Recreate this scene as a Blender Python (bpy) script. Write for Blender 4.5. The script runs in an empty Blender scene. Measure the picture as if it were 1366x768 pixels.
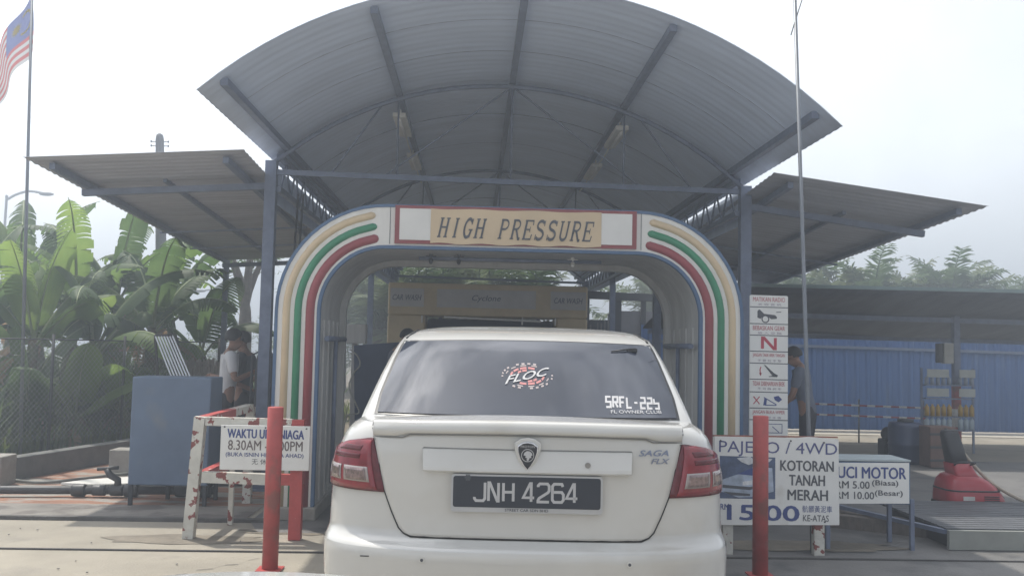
import bpy, bmesh, math, random
from mathutils import Vector, Matrix, noise as mnoise
random.seed(7)
SC = bpy.context.scene
COL = SC.collection
R = math.radians
sin, cos, pi = math.sin, math.cos, math.pi

# ------------------------------------------------------------------ camera, sky, sun, exposure
H = 1.38
F = 1250.0 / 1366.0
CAM_ROT = Matrix.Rotation(R(-2.2), 3, 'Z') @ Matrix.Rotation(R(93.62), 3, 'X') @ Matrix.Rotation(0.021, 3, 'Z')
cd = bpy.data.cameras.new('camera')
cd.sensor_width = 36
cd.lens = 36 * F
cd.clip_start = 0.05
cd.clip_end = 1500
cam = bpy.data.objects.new('camera', cd)
COL.objects.link(cam)
cam.matrix_world = Matrix.Translation((0, 0, H)) @ CAM_ROT.to_4x4()
SC.camera = cam

SUN_EL, SUN_AZ = R(66), R(-44)
w = bpy.data.worlds.new('World')
SC.world = w
w.use_nodes = True
nt = w.node_tree
bg = nt.nodes['Background']
sky = nt.nodes.new('ShaderNodeTexSky')
sky.sky_type = 'NISHITA'
sky.sun_disc = False
sky.sun_elevation = SUN_EL
sky.sun_rotation = SUN_AZ
sky.air_density = 1.2
sky.dust_density = 2.0
sky.ozone_density = 1.0
hs = nt.nodes.new('ShaderNodeHueSaturation')
hs.inputs['Saturation'].default_value = 0.22
hs.inputs['Value'].default_value = 1.0
nt.links.new(sky.outputs[0], hs.inputs['Color'])
tc = nt.nodes.new('ShaderNodeTexCoord')
cn = nt.nodes.new('ShaderNodeTexNoise')
cn.inputs['Scale'].default_value = 2.6
cn.inputs['Detail'].default_value = 7
cn.inputs['Roughness'].default_value = 0.6
cmap = nt.nodes.new('ShaderNodeMapping')
cmap.inputs['Location'].default_value = (2.3, 1.1, 0.7)
nt.links.new(tc.outputs['Generated'], cmap.inputs['Vector'])
nt.links.new(cmap.outputs[0], cn.inputs['Vector'])
cr = nt.nodes.new('ShaderNodeMapRange')
cr.inputs['From Min'].default_value = 0.42
cr.inputs['From Max'].default_value = 0.66
cr.inputs['To Min'].default_value = 0.55
cr.inputs['To Max'].default_value = 1.9
nt.links.new(cn.outputs['Fac'], cr.inputs['Value'])
sx_ = nt.nodes.new('ShaderNodeSeparateXYZ')
nt.links.new(tc.outputs['Generated'], sx_.inputs[0])
dm = nt.nodes.new('ShaderNodeMapRange')
dm.inputs['From Min'].default_value = 0.25
dm.inputs['From Max'].default_value = -0.25
dm.inputs['To Min'].default_value = 0.12
dm.inputs['To Max'].default_value = 1.0
nt.links.new(sx_.outputs['Y'], dm.inputs['Value'])
cm = nt.nodes.new('ShaderNodeMix')
cm.inputs['A'].default_value = 1.0
dz_ = nt.nodes.new('ShaderNodeMapRange')
dz_.inputs['From Min'].default_value = 0.55
dz_.inputs['From Max'].default_value = 0.78
nt.links.new(sx_.outputs['Z'], dz_.inputs['Value'])
mm = nt.nodes.new('ShaderNodeMath')
mm.operation = 'MAXIMUM'
nt.links.new(dm.outputs[0], mm.inputs[0])
nt.links.new(dz_.outputs[0], mm.inputs[1])
nt.links.new(mm.outputs[0], cm.inputs['Factor'])
nt.links.new(cr.outputs[0], cm.inputs['B'])
mx = nt.nodes.new('ShaderNodeVectorMath')
mx.operation = 'SCALE'
nt.links.new(hs.outputs[0], mx.inputs[0])
nt.links.new(cm.outputs[0], mx.inputs['Scale'])
nt.links.new(mx.outputs[0], bg.inputs['Color'])
bg.inputs['Strength'].default_value = 0.14

sd = bpy.data.lights.new('sun', 'SUN')
sd.energy = 2.6
sd.angle = R(1.0)
sd.color = (1.0, 0.95, 0.86)
sun = bpy.data.objects.new('sun', sd)
COL.objects.link(sun)
sv = Vector((sin(SUN_AZ) * cos(SUN_EL), cos(SUN_AZ) * cos(SUN_EL), sin(SUN_EL)))
sun.location = sv * 60
sun.rotation_euler = sv.to_track_quat('Z', 'Y').to_euler()
vs = SC.view_settings
vs.view_transform = 'Standard'
vs.look = 'None'
vs.gamma = 1.0
vs.use_curve_mapping = False
vs.exposure = 0.9
SC.cycles.max_bounces = 7
SC.cycles.use_denoising = True


def P(px, py, Y):
    d = CAM_ROT @ Vector(((px - 683) / 1250, -(py - 384) / 1250, -1))
    p = d * (Y / d.y)
    return Vector((p.x, p.y, p.z + H))


# ------------------------------------------------------------------ materials
MATS = {}


def mat(name, col, rough=0.6, metal=0.0, var=0.12, scale=6.0, bump=0.0, col2=None, thr=None, coat=0.0, bscale=None,
        stretch=None, edge=0.04, alpha=None):
    """base colour broken up by noise; col2 + thr: a second colour where the noise passes thr"""
    if name in MATS:
        return MATS[name]
    m = bpy.data.materials.new(name)
    m.use_nodes = True
    t = m.node_tree
    b = t.nodes['Principled BSDF']
    b.inputs['Roughness'].default_value = rough
    b.inputs['Metallic'].default_value = metal
    b.inputs['Coat Weight'].default_value = coat
    b.inputs['Coat Roughness'].default_value = 0.08
    co = t.nodes.new('ShaderNodeTexCoord')
    mp = t.nodes.new('ShaderNodeMapping')
    if stretch:
        mp.inputs['Scale'].default_value = stretch
    t.links.new(co.outputs['Object'], mp.inputs['Vector'])
    n = t.nodes.new('ShaderNodeTexNoise')
    n.inputs['Scale'].default_value = scale
    n.inputs['Detail'].default_value = 6
    n.inputs['Roughness'].default_value = 0.62
    t.links.new(mp.outputs[0], n.inputs['Vector'])
    mr = t.nodes.new('ShaderNodeMapRange')
    mr.inputs['From Min'].default_value = 0.3
    mr.inputs['From Max'].default_value = 0.7
    t.links.new(n.outputs['Fac'], mr.inputs['Value'])
    mxn = t.nodes.new('ShaderNodeMix')
    mxn.data_type = 'RGBA'
    mxn.inputs['A'].default_value = [c * (1 - var) for c in col] + [1]
    mxn.inputs['B'].default_value = [min(1, c * (1 + var)) for c in col] + [1]
    t.links.new(mr.outputs[0], mxn.inputs['Factor'])
    out = mxn.outputs['Result']
    if col2 is not None:
        n2 = t.nodes.new('ShaderNodeTexNoise')
        n2.inputs['Scale'].default_value = scale * 1.3
        n2.inputs['Detail'].default_value = 5
        n2.inputs['Roughness'].default_value = 0.55
        mp2 = t.nodes.new('ShaderNodeMapping')
        mp2.inputs['Location'].default_value = (3.1, 1.7, 5.3)
        if stretch:
            mp2.inputs['Scale'].default_value = stretch
        t.links.new(co.outputs['Object'], mp2.inputs['Vector'])
        t.links.new(mp2.outputs[0], n2.inputs['Vector'])
        r2 = t.nodes.new('ShaderNodeMapRange')
        r2.inputs['From Min'].default_value = thr
        r2.inputs['From Max'].default_value = thr + edge
        t.links.new(n2.outputs['Fac'], r2.inputs['Value'])
        m2 = t.nodes.new('ShaderNodeMix')
        m2.data_type = 'RGBA'
        t.links.new(r2.outputs[0], m2.inputs['Factor'])
        t.links.new(out, m2.inputs['A'])
        m2.inputs['B'].default_value = list(col2) + [1]
        out = m2.outputs['Result']
    t.links.new(out, b.inputs['Base Color'])
    if bump:
        nb = t.nodes.new('ShaderNodeTexNoise')
        nb.inputs['Scale'].default_value = bscale or scale * 4
        nb.inputs['Detail'].default_value = 4
        t.links.new(mp.outputs[0], nb.inputs['Vector'])
        bp = t.nodes.new('ShaderNodeBump')
        bp.inputs['Strength'].default_value = bump
        bp.inputs['Distance'].default_value = 0.02
        t.links.new(nb.outputs['Fac'], bp.inputs['Height'])
        t.links.new(bp.outputs[0], b.inputs['Normal'])
    MATS[name] = m
    return m


def leafmat(name, c1, c2, trans=0.45, rough=0.6):
    if name in MATS:
        return MATS[name]
    m = bpy.data.materials.new(name)
    m.use_nodes = True
    t = m.node_tree
    b = t.nodes['Principled BSDF']
    o = t.nodes['Material Output']
    co = t.nodes.new('ShaderNodeTexCoord')
    n = t.nodes.new('ShaderNodeTexNoise')
    n.inputs['Scale'].default_value = 3.0
    n.inputs['Detail'].default_value = 5
    t.links.new(co.outputs['Object'], n.inputs['Vector'])
    mr = t.nodes.new('ShaderNodeMapRange')
    mr.inputs['From Min'].default_value = 0.35
    mr.inputs['From Max'].default_value = 0.65
    t.links.new(n.outputs['Fac'], mr.inputs['Value'])
    x = t.nodes.new('ShaderNodeMix')
    x.data_type = 'RGBA'
    x.inputs['A'].default_value = list(c1) + [1]
    x.inputs['B'].default_value = list(c2) + [1]
    t.links.new(mr.outputs[0], x.inputs['Factor'])
    t.links.new(x.outputs['Result'], b.inputs['Base Color'])
    b.inputs['Roughness'].default_value = rough
    tr = t.nodes.new('ShaderNodeBsdfTranslucent')
    hsv = t.nodes.new('ShaderNodeHueSaturation')
    hsv.inputs['Value'].default_value = 2.5
    hsv.inputs['Hue'].default_value = 0.48
    t.links.new(x.outputs['Result'], hsv.inputs['Color'])
    t.links.new(hsv.outputs[0], tr.inputs['Color'])
    ms = t.nodes.new('ShaderNodeMixShader')
    ms.inputs[0].default_value = trans
    t.links.new(b.outputs[0], ms.inputs[1])
    t.links.new(tr.outputs[0], ms.inputs[2])
    t.links.new(ms.outputs[0], o.inputs['Surface'])
    MATS[name] = m
    return m


# ------------------------------------------------------------------ mesh building
def origin(o):
    v = Vector((0, 0, 0))
    while o is not None:
        v += o.location
        o = o.parent
    return v


class MB:
    def __init__(s):
        s.v, s.f, s.sm = [], [], []

    def face(s, pts, sm=False):
        i = len(s.v)
        s.v += [Vector(p) for p in pts]
        s.f.append(tuple(range(i, i + len(pts))))
        s.sm.append(sm)

    def box(s, c, size, rz=0.0, rot=None):
        c = Vector(c)
        q = rot or Matrix.Rotation(rz, 3, 'Z')
        h = Vector(size) / 2
        i = len(s.v)
        for x in (-1, 1):
            for y in (-1, 1):
                for z in (-1, 1):
                    s.v.append(c + q @ Vector((x * h.x, y * h.y, z * h.z)))
        for f in ((0, 1, 3, 2), (4, 6, 7, 5), (0, 4, 5, 1), (2, 3, 7, 6), (0, 2, 6, 4), (1, 5, 7, 3)):
            s.f.append(tuple(i + k for k in f))
            s.sm.append(False)
        return s

    def bar(s, p0, p1, wd, ht, up=(0, 0, 1)):
        p0, p1 = Vector(p0), Vector(p1)
        d = p1 - p0
        y = d.normalized()
        x = y.cross(Vector(up))
        if x.length < 1e-4:
            x = y.cross(Vector((0, 1, 0)))
        x.normalize()
        z = x.cross(y)
        return s.box((p0 + p1) / 2, (wd, d.length, ht), rot=Matrix((x, y, z)).transposed())

    def tube(s, pts, r, n=8, cap=True):
        pts = [Vector(p) for p in pts]
        k = len(pts)
        rs = r if isinstance(r, (list, tuple)) else [r] * k
        i0 = len(s.v)
        prev = None
        for j, p in enumerate(pts):
            t = (pts[min(j + 1, k - 1)] - pts[max(j - 1, 0)]).normalized()
            if prev is None:
                a = Vector((0, 0, 1)) if abs(t.z) < 0.9 else Vector((1, 0, 0))
                u = t.cross(a).normalized()
            else:
                u = (prev - t * prev.dot(t)).normalized()
            prev = u
            b = t.cross(u)
            for q in range(n):
                an = 2 * pi * q / n
                s.v.append(p + (u * cos(an) + b * sin(an)) * rs[j])
        for j in range(k - 1):
            for q in range(n):
                a, b = i0 + j * n + q, i0 + j * n + (q + 1) % n
                s.f.append((a, b, b + n, a + n))
                s.sm.append(True)
        if cap:
            s.f.append(tuple(i0 + q for q in reversed(range(n))))
            s.f.append(tuple(i0 + (k - 1) * n + q for q in range(n)))
            s.sm += [False, False]
        return s

    def grid(s, rows, sm=True, closed=False):
        i = len(s.v)
        m = len(rows[0])
        for r in rows:
            s.v += [Vector(p) for p in r]
        for a in range(len(rows) - 1):
            for b in range(m if closed else m - 1):
                b2 = (b + 1) % m
                s.f.append((i + a * m + b, i + a * m + b2, i + (a + 1) * m + b2, i + (a + 1) * m + b))
                s.sm.append(sm)
        return s

    def prism(s, poly, ext):
        """flat polygon (3D points) pushed along the vector ext"""
        poly = [Vector(p) for p in poly]
        e = Vector(ext)
        n = len(poly)
        i = len(s.v)
        s.v += poly + [p + e for p in poly]
        s.f.append(tuple(range(i, i + n)))
        s.f.append(tuple(reversed(range(i + n, i + 2 * n))))
        s.sm += [False, False]
        for k in range(n):
            s.f.append((i + k, i + n + k, i + n + (k + 1) % n, i + (k + 1) % n))
            s.sm.append(False)
        return s

    def lathe(s, prof, c, n=20):
        c = Vector(c)
        s.grid([[c + Vector((r * cos(2 * pi * q / n), r * sin(2 * pi * q / n), z)) for q in range(n)] for r, z in prof],
               closed=True)
        return s

    def ball(s, c, rad, n=10, m=7, rot=None):
        c = Vector(c)
        rad = Vector(rad) if not isinstance(rad, (int, float)) else Vector((rad, rad, rad))
        rows = []
        for a in range(m + 1):
            th = pi * a / m
            row = []
            for q in range(n):
                p = Vector((sin(th) * cos(2 * pi * q / n) * rad.x, sin(th) * sin(2 * pi * q / n) * rad.y, cos(th) * rad.z))
                row.append(c + (rot @ p if rot else p))
            rows.append(row)
        return s.grid(rows, closed=True)

    def build(s, name, m, parent=None, at=None, bevel=0.0, seg=2, fix=True):
        """one mesh object; vertices are world points, stored relative to the parent thing (or to at)"""
        off = origin(parent) if parent is not None else Vector(at or (0, 0, 0))
        me = bpy.data.meshes.new(name)
        me.from_pydata([tuple(v - off) for v in s.v], [], s.f)
        me.polygons.foreach_set('use_smooth', s.sm)
        if fix:
            bm = bmesh.new()
            bm.from_mesh(me)
            bmesh.ops.remove_doubles(bm, verts=bm.verts, dist=1e-5)
            bmesh.ops.recalc_face_normals(bm, faces=bm.faces)
            bm.to_mesh(me)
            bm.free()
        me.materials.append(m)
        o = bpy.data.objects.new(name, me)
        COL.objects.link(o)
        if parent is not None:
            o.parent = parent
        else:
            o.location = off
        if bevel:
            b = o.modifiers.new('bevel', 'BEVEL')
            b.width = bevel
            b.segments = seg
            b.limit_method = 'ANGLE'
            b.angle_limit = R(40)
        return o


def tag(o, label, cat, group=None, kind=None):
    if label:
        o['label'] = label
    if cat:
        o['category'] = cat
    if group:
        o['group'] = group
    if kind:
        o['kind'] = kind
    return o


def thing(name, label, cat, loc, group=None):
    o = bpy.data.objects.new(name, None)
    o.empty_display_size = 0.2
    COL.objects.link(o)
    o.location = loc
    return tag(o, label, cat, group)


def struct(name, mb, m, at=None):
    o = mb.build(name, m, None, at or (0, 0, 0))
    o['kind'] = 'structure'
    return o


def copy_tree(o, parent=None):
    c = o.copy()
    COL.objects.link(c)
    if parent is not None:
        c.parent = parent
    for ch in list(o.children):
        copy_tree(ch, c)
    return c


def flat(o0, right=(1, 0, 0), up=(0, 0, 1)):
    """mapper from sign coordinates (x right, z up, d towards the viewer) to world points"""
    o0, right, up = Vector(o0), Vector(right).normalized(), Vector(up).normalized()
    n = right.cross(up)          # right x up points to the viewer (-Y) for X, Z
    return lambda x, z, d=0.0: o0 + right * x + up * z + n * d


_dz = [0.0]


def text(name, s, parent, mp, cx, cz, wd, ht, m, shear=0.0, bold=0.0, d=0.002):
    c = bpy.data.curves.new('lettering_curve', 'FONT')
    c.body = s
    c.shear = shear
    c.resolution_u = 3
    o = bpy.data.objects.new('lettering_curve', c)
    COL.objects.link(o)
    bpy.context.view_layer.update()
    me = o.evaluated_get(bpy.context.evaluated_depsgraph_get()).to_mesh()
    vs_ = [v.co.copy() for v in me.vertices]
    fs = [tuple(p.vertices) for p in me.polygons]
    bpy.data.objects.remove(o)
    bpy.data.curves.remove(c)
    x0, x1 = min(v.x for v in vs_), max(v.x for v in vs_)
    y0, y1 = min(v.y for v in vs_), max(v.y for v in vs_)
    b = MB()
    sh = [(0, 0, 0)] if bold <= 0 else [(-1, -.5, 0), (1, -.5, 1), (0, .6, 2)]
    e = bold * ht
    for sx, sz, sk in sh:
        i = len(b.v)
        b.v += [mp(cx + sx * e + ((v.x - x0) / (x1 - x0) - 0.5) * (wd - 2 * e), cz + sz * e + ((v.y - y0) / (y1 - y0) - 0.5) * (ht - 2 * e), d + sk * 2e-4) for v in vs_]
        b.f += [tuple(i + k for k in f) for f in fs]
    b.sm = [False] * len(b.f)
    return b.build(name, m, parent, fix=False)


def stroke(b, mp, pts, wd, d):
    """flat ribbon with mitred corners"""
    pts = [Vector((p[0], p[1])) for p in pts]
    n = len(pts)
    ls, rs = [], []
    closed = (pts[0] - pts[-1]).length < 1e-6
    for i, p in enumerate(pts):
        a = pts[i - 1] if i > 0 else (pts[-2] if closed else None)
        c = pts[i + 1] if i < n - 1 else (pts[1] if closed else None)
        t1 = (p - a).normalized() if a is not None else (c - p).normalized()
        t2 = (c - p).normalized() if c is not None else t1
        n1, n2 = Vector((-t1.y, t1.x)), Vector((-t2.y, t2.x))
        mi = n1 + n2
        if mi.length < 1e-3:
            mi = n1
        mi.normalize()
        k = min(1.6, 1 / max(0.35, mi.dot(n1)))
        ls.append(mp(*(p + mi * wd / 2 * k), d))
        rs.append(mp(*(p - mi * wd / 2 * k), d))
    b.grid([ls, rs], sm=False)


def arc(cx, cy, rx, ry, a0, a1, n=12):
    return [(cx + rx * cos(R(a0 + (a1 - a0) * i / n)), cy + ry * sin(R(a0 + (a1 - a0) * i / n))) for i in range(n + 1)]


# ---------------------------------------------------------------- shared materials
M_steel = mat('blue_grey_steel', (0.15, 0.18, 0.26), 0.5, 0.2, 0.2, 8, 0.1)
M_roof = mat('galvanised_roof', (0.56, 0.64, 0.79), 0.55, 0.1, 0.10, 1.6, 0.0, stretch=(0.5, 2.5, 1))
M_roof2 = mat('weathered_roof', (0.43, 0.44, 0.48), 0.55, 0.2, 0.18, 1.8, 0.0, stretch=(0.5, 2.5, 1))
M_white = mat('white_paint', (0.74, 0.73, 0.70), 0.4, 0, 0.06, 3, 0.03)
M_gate = mat('white_gate_panel', (0.74, 0.725, 0.69), 0.42, 0, 0.08, 2.2, 0.05, col2=(0.42, 0.38, 0.32), thr=0.66, edge=0.25,
             stretch=(3, 3, 0.5))
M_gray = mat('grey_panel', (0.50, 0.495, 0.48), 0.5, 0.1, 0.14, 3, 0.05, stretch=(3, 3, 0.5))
M_blue = mat('blue_paint', (0.07, 0.135, 0.25), 0.45, 0, 0.12, 5, 0.05)
M_dark = mat('dark_grey', (0.03, 0.032, 0.037), 0.6, 0, 0.25, 6)
M_black = mat('black_paint', (0.015, 0.016, 0.02), 0.5, 0, 0.15, 6)
M_red = mat('red_paint', (0.37, 0.06, 0.055), 0.55, 0, 0.2, 6, 0.12, col2=(0.24, 0.075, 0.065), thr=0.53, edge=0.12)
M_redtxt = mat('red_lettering', (0.45, 0.05, 0.08), 0.5, 0, 0.05)
M_bluetxt = mat('blue_lettering', (0.035, 0.06, 0.22), 0.5, 0, 0.05)
M_graytxt = mat('grey_lettering', (0.07, 0.075, 0.09), 0.5, 0, 0.08)
M_peel = mat('peeling_white_paint', (0.56, 0.55, 0.50), 0.6, 0, 0.12, 10, 0.3, col2=(0.22, 0.055, 0.045), thr=0.56, edge=0.015)
M_peelred = mat('peeling_red_paint', (0.42, 0.06, 0.055), 0.5, 0, 0.15, 9, 0.2, col2=(0.6, 0.57, 0.52), thr=0.66, edge=0.015)
M_sign = mat('sign_white', (0.74, 0.74, 0.72), 0.35, 0, 0.05, 3, 0.0, col2=(0.55, 0.53, 0.48), thr=0.64, edge=0.2)
M_conc = mat('concrete', (0.30, 0.272, 0.222), 0.85, 0, 0.16, 1.4, 0.25, col2=(0.20, 0.185, 0.16), thr=0.56, edge=0.22, bscale=60)
M_concd = mat('dark_concrete', (0.15, 0.145, 0.14), 0.6, 0, 0.25, 1.6, 0.25, col2=(0.07, 0.07, 0.072), thr=0.52, edge=0.15, bscale=50)
M_block = mat('concrete_block', (0.30, 0.285, 0.26), 0.9, 0, 0.2, 5, 0.4, bscale=40)
M_joint = mat('dark_joint', (0.055, 0.052, 0.05), 0.8, 0, 0.3, 9, 0.3)
M_rubber = mat('black_rubber', (0.02, 0.02, 0.022), 0.65, 0, 0.2, 10)
M_pole = mat('galvanised_pole', (0.17, 0.185, 0.21), 0.45, 0.3, 0.12, 8)

# ------------------------------------------------------------------ the ground
b = MB()
b.face([(-150, -40, -0.012), (150, -40, -0.012), (150, 160, -0.012), (-150, 160, -0.012)])
struct('ground', b, mat('packed_earth', (0.17, 0.145, 0.11), 0.95, 0, 0.25, 0.8, 0.3, col2=(0.09, 0.11, 0.05), thr=0.55, edge=0.1))
b = MB()
b.face([(-9, -12, -0.004), (14, -12, -0.004), (14, 17.6, -0.004), (-1.9, 17.6, -0.004), (-1.9, 7.35, -0.004), (-9, 7.35, -0.004)])
struct('concrete_apron', b, M_conc)
b = MB()
b.face([(-4.5, 7.42, 0), (-1.75, 7.42, 0), (-1.75, 13.5, 0), (-4.1, 13.5, 0)])
struct('red_earth_floor', b, mat('red_wet_earth', (0.26, 0.12, 0.07), 0.7, 0, 0.3, 2.5, 0.4, col2=(0.27, 0.25, 0.22), thr=0.5,
                                 edge=0.05, stretch=(0.6, 2.2, 1)))
b = MB()
b.face([(-8, 7.42, 0.003), (-1.75, 7.42, 0.003), (-1.75, 8.05, 0.003), (-8, 8.05, 0.003)])
struct('grey_floor_strip', b, mat('damp_concrete', (0.2, 0.185, 0.165), 0.75, 0, 0.25, 2.2, 0.3, col2=(0.12, 0.105, 0.095), thr=0.5, edge=0.1))
b = MB()
b.face([(-1.55, 7.0, 0.0), (1.0, 6.9, 0), (1.15, 5.6, 0.0), (1.1, 2.5, 0.0), (9.0, 2.5, 0.0), (9.0, 12.3, 0.0), (2.6, 12.3, 0.0), (2.6, 24, 0.0), (-1.7, 24, 0.0), (-1.7, 7.4, 0.0)])
struct('dark_bay_floor', b, M_concd)  # darker concrete, carried forward over the right foreground
b = MB()
b.box((-5.0, 7.385, 0.008), (6.9, 0.055, 0.032))
struct('drain_kerb', b, mat('kerb_grey', (.10, .095, .09), .85, 0, .35, 7, .4))
b = MB()
b.box((-3.2, 6.345, -0.002), (12.4, 0.022, 0.016))
b.box((4.2, 6.32, 0.004), (5.6, 0.018, 0.010))
struct('floor_joint', b, M_joint)
b = MB()
pts = [(-1.844, 5.463), (-1.828, 5.601), (-1.77, 5.621), (-1.734, 5.713), (-1.675, 5.734), (-1.65, 5.828), (-1.563, 5.871), (-1.517, 5.971), (-1.44, 5.995), (-1.405, 6.1), (-1.354, 6.166), (-1.287, 6.368)]
for (x0, y0), (x1, y1) in zip(pts[:-1], pts[1:]):
    b.face([(x0, y0 - .006, 0.0), (x0 + .003, y0 + .005, 0.0), (x1 + .003, y1 + .005, 0.0), (x1, y1 - .006, 0.0)])
struct('ground_crack', b, M_joint)

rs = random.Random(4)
for cx_, cy_, rx_, ry_ in ((-1.95, 6.72, .62, .17), (-1.2, 7.05, .5, .14), (2.3, 6.75, .9, .2), (-3.9, 5.95, .35, .08)):  # ragged darker patches laid on the concrete
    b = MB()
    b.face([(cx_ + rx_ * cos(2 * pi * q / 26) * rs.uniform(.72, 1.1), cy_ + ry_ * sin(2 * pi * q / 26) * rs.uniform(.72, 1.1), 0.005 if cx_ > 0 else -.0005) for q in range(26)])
    struct('dark_floor_patch', b, mat('dark_patch_concrete', (0.19, 0.165, 0.13), .8, 0, .3, 4, .2))
rs = random.Random(21)
for i in range(11):
    b = MB()
    x_, y_ = rs.uniform(-3.6, -1.3), rs.uniform(5.6, 7.3)
    b.ball((x_, y_, .006), (rs.uniform(.005, .010), rs.uniform(.004, .008), .005), 6, 4)
    tag(b.build('pebble', M_block, None, (x_, y_, 0)), 'tiny grey pebble lying on the sunlit concrete before the kerb', 'pebble', 'pebbles on the sunlit concrete')

# ------------------------------------------------------------------ haze volume added in place of windscreen glare
b = MB()
b.box((0, 60, 5.5), (310, 210, 13))
GLARE_HAZE = bpy.data.materials.new('glare_haze')
GLARE_HAZE.use_nodes = True
ht = GLARE_HAZE.node_tree
ht.nodes.remove(ht.nodes['Principled BSDF'])
hv = ht.nodes.new('ShaderNodeVolumePrincipled')
hv.inputs['Color'].default_value = (0.79, 0.88, 1.0, 1)
hv.inputs['Density'].default_value = 0.0165
hv.inputs['Anisotropy'].default_value = 0.4
ht.links.new(hv.outputs[0], ht.nodes['Material Output'].inputs['Volume'])
o = b.build('glare_haze_volume', GLARE_HAZE)
o['kind'] = 'stuff'
o['label'] = 'pale haze volume standing in for windscreen glare'

# ------------------------------------------------------------------ main arched canopy
AX, HS, RA, EZ, TILT = 0.31, 2.318, 3.4, 3.087, 0.026
YF, YB = 6.6, 23.4


def vz(x, drop=0.0):
    dx = max(-HS, min(HS, x - AX))
    return EZ + math.sqrt((RA - drop) ** 2 - dx * dx) - math.sqrt(RA ** 2 - HS ** 2) - TILT * dx


def rib(y, pitch, amp):
    return amp * (abs(((y / pitch) % 1) - 0.5) * 2)


cano = thing('arched_canopy', 'high arched grey metal canopy over the wash lane', 'canopy', (AX, 15, 0))
b = MB()
n = 30
rows = []
k = 0
y = YF
while y <= YB:
    dz = (0.0, 0.004, 0.004, 0.0)[k % 4]
    rows.append([Vector((AX - HS + 2 * HS * i / n, y, vz(AX - HS + 2 * HS * i / n) + dz)) for i in range(n + 1)])
    y += (0.03, 0.03, 0.03, 0.04)[k % 4]
    k += 1
b.grid(rows)
ro = b.build('roof_sheet', M_roof, cano)
so = ro.modifiers.new('thickness', 'SOLIDIFY')
so.thickness = 0.004
for th in (-2.16, -1.1, 0.0, 1.1, 2.16):
    b = MB()
    z = vz(AX + th) - 0.035
    b.bar((AX + th, YF + 0.12, z), (AX + th, YB - 0.1, z), 0.055, 0.055)
    b.build('purlin', M_steel, cano)
for yy in (7.35, 8.15, 10.4, 11.9, 14.8, 16.4):
    b = MB()
    b.tube([(AX - HS + 2 * HS * i / 28, yy, vz(AX - HS + 2 * HS * i / 28) - .002) for i in range(1, 28)], .0045, 4)
    b.build('sheet_lap', M_steel, cano)
TRUSS = (9.0, 13.4, 17.8, 22.2)
for ty in TRUSS:
    b = MB()
    b.tube([(AX - HS + 2 * HS * i / 24, ty, vz(AX - HS + 2 * HS * i / 24) - 0.085) for i in range(25)], 0.024, 6)
    zt = 2.98
    b.bar((AX - HS, ty, zt + .03), (AX + HS, ty, zt - .04), 0.04, 0.05)
    for x0, x1 in ((0, 1.25), (0, -1.25), (1.25, 1.75), (-1.25, -1.75), (0.0, 0.0), (1.1, 1.1), (-1.1, -1.1)):
        b.tube([(AX + x0, ty, vz(AX + x0) - .085), (AX + x1, ty, zt)], 0.010, 6)
    b.build('roof_truss', M_steel, cano)
for sgn in (-1, 1):
    x = AX + sgn * (HS - 0.09)
    z1 = vz(x) - 0.06
    z0 = z1 - 0.32
    b = MB()
    b.bar((x, 9.0, z1), (x, YB, z1), 0.05, 0.05)
    b.bar((x, 9.0, z0), (x, YB, z0), 0.05, 0.05)
    y = 9.1
    u = True
    while y < YB - 0.3:
        b.tube([(x, y, z0 if u else z1), (x, y + 0.24, z1 if u else z0)], 0.011, 5)
        y += 0.24
        u = not u
    b.build('eave_girder', M_steel, cano)
    b = MB()
    xx = AX + sgn * (HS + .02)
    b.box((xx, (9.3 + YB) / 2, (z0 + z1) / 2 - .06), (0.006, YB - 9.3, z1 - z0 + .04))
    b.build('eave_fascia', M_roof, cano)
for ty in TRUSS:
    for sgn in (-1, 1):
        x = AX + sgn * (HS - 0.02)
        b = MB()
        b.box((x, ty, (vz(x) - 0.05) / 2), (0.105, 0.105, vz(x) - 0.05))
        b.box((x, ty, 0.006), (0.26, 0.26, 0.012))
        b.build('post', M_steel, cano)
M_tube = mat('pale_light_fitting', (0.62, 0.61, 0.56), 0.4, 0, 0.1, 5)
fl = None
for x, y, lb in ((-1.12, 9.35, 'pale batten light under the left of the arched roof, front one'),
                 (-1.12, 11.3, 'pale batten light under the left of the arched roof, rear one'),
                 (1.13, 9.35, 'pale batten light under the right of the arched roof, front one'),
                 (1.13, 11.3, 'pale batten light under the right of the arched roof, rear one')):
    z = vz(AX + x) - 0.19
    t = thing('batten_light', lb, 'light fitting', (AX + x, y, z), 'batten lights under the arched roof')
    b = MB()
    b.box((AX + x, y + .4, z + .03), (0.13, 0.9, 0.045))
    b.bar((AX + x, y + .1, z + .05), (AX + x, y + .1, z + .12), .02, .02)
    b.bar((AX + x, y + .7, z + .05), (AX + x, y + .7, z + .12), .02, .02)
    b.build('housing', M_tube, t, bevel=.006)
    b = MB()
    b.tube([(AX + x, y + 0.02, z - .005), (AX + x, y + .78, z - .005)], 0.014, 8)
    b.build('lamp_tube', M_white, t)
    b = MB()
    b.tube([(AX + x, y + .85, z + .03), (AX + x, y + 1.3, z + .0), (AX + x, y + 1.9, z + .03)], 0.008, 6)
    b.build('cable', M_tube, t)


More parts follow.
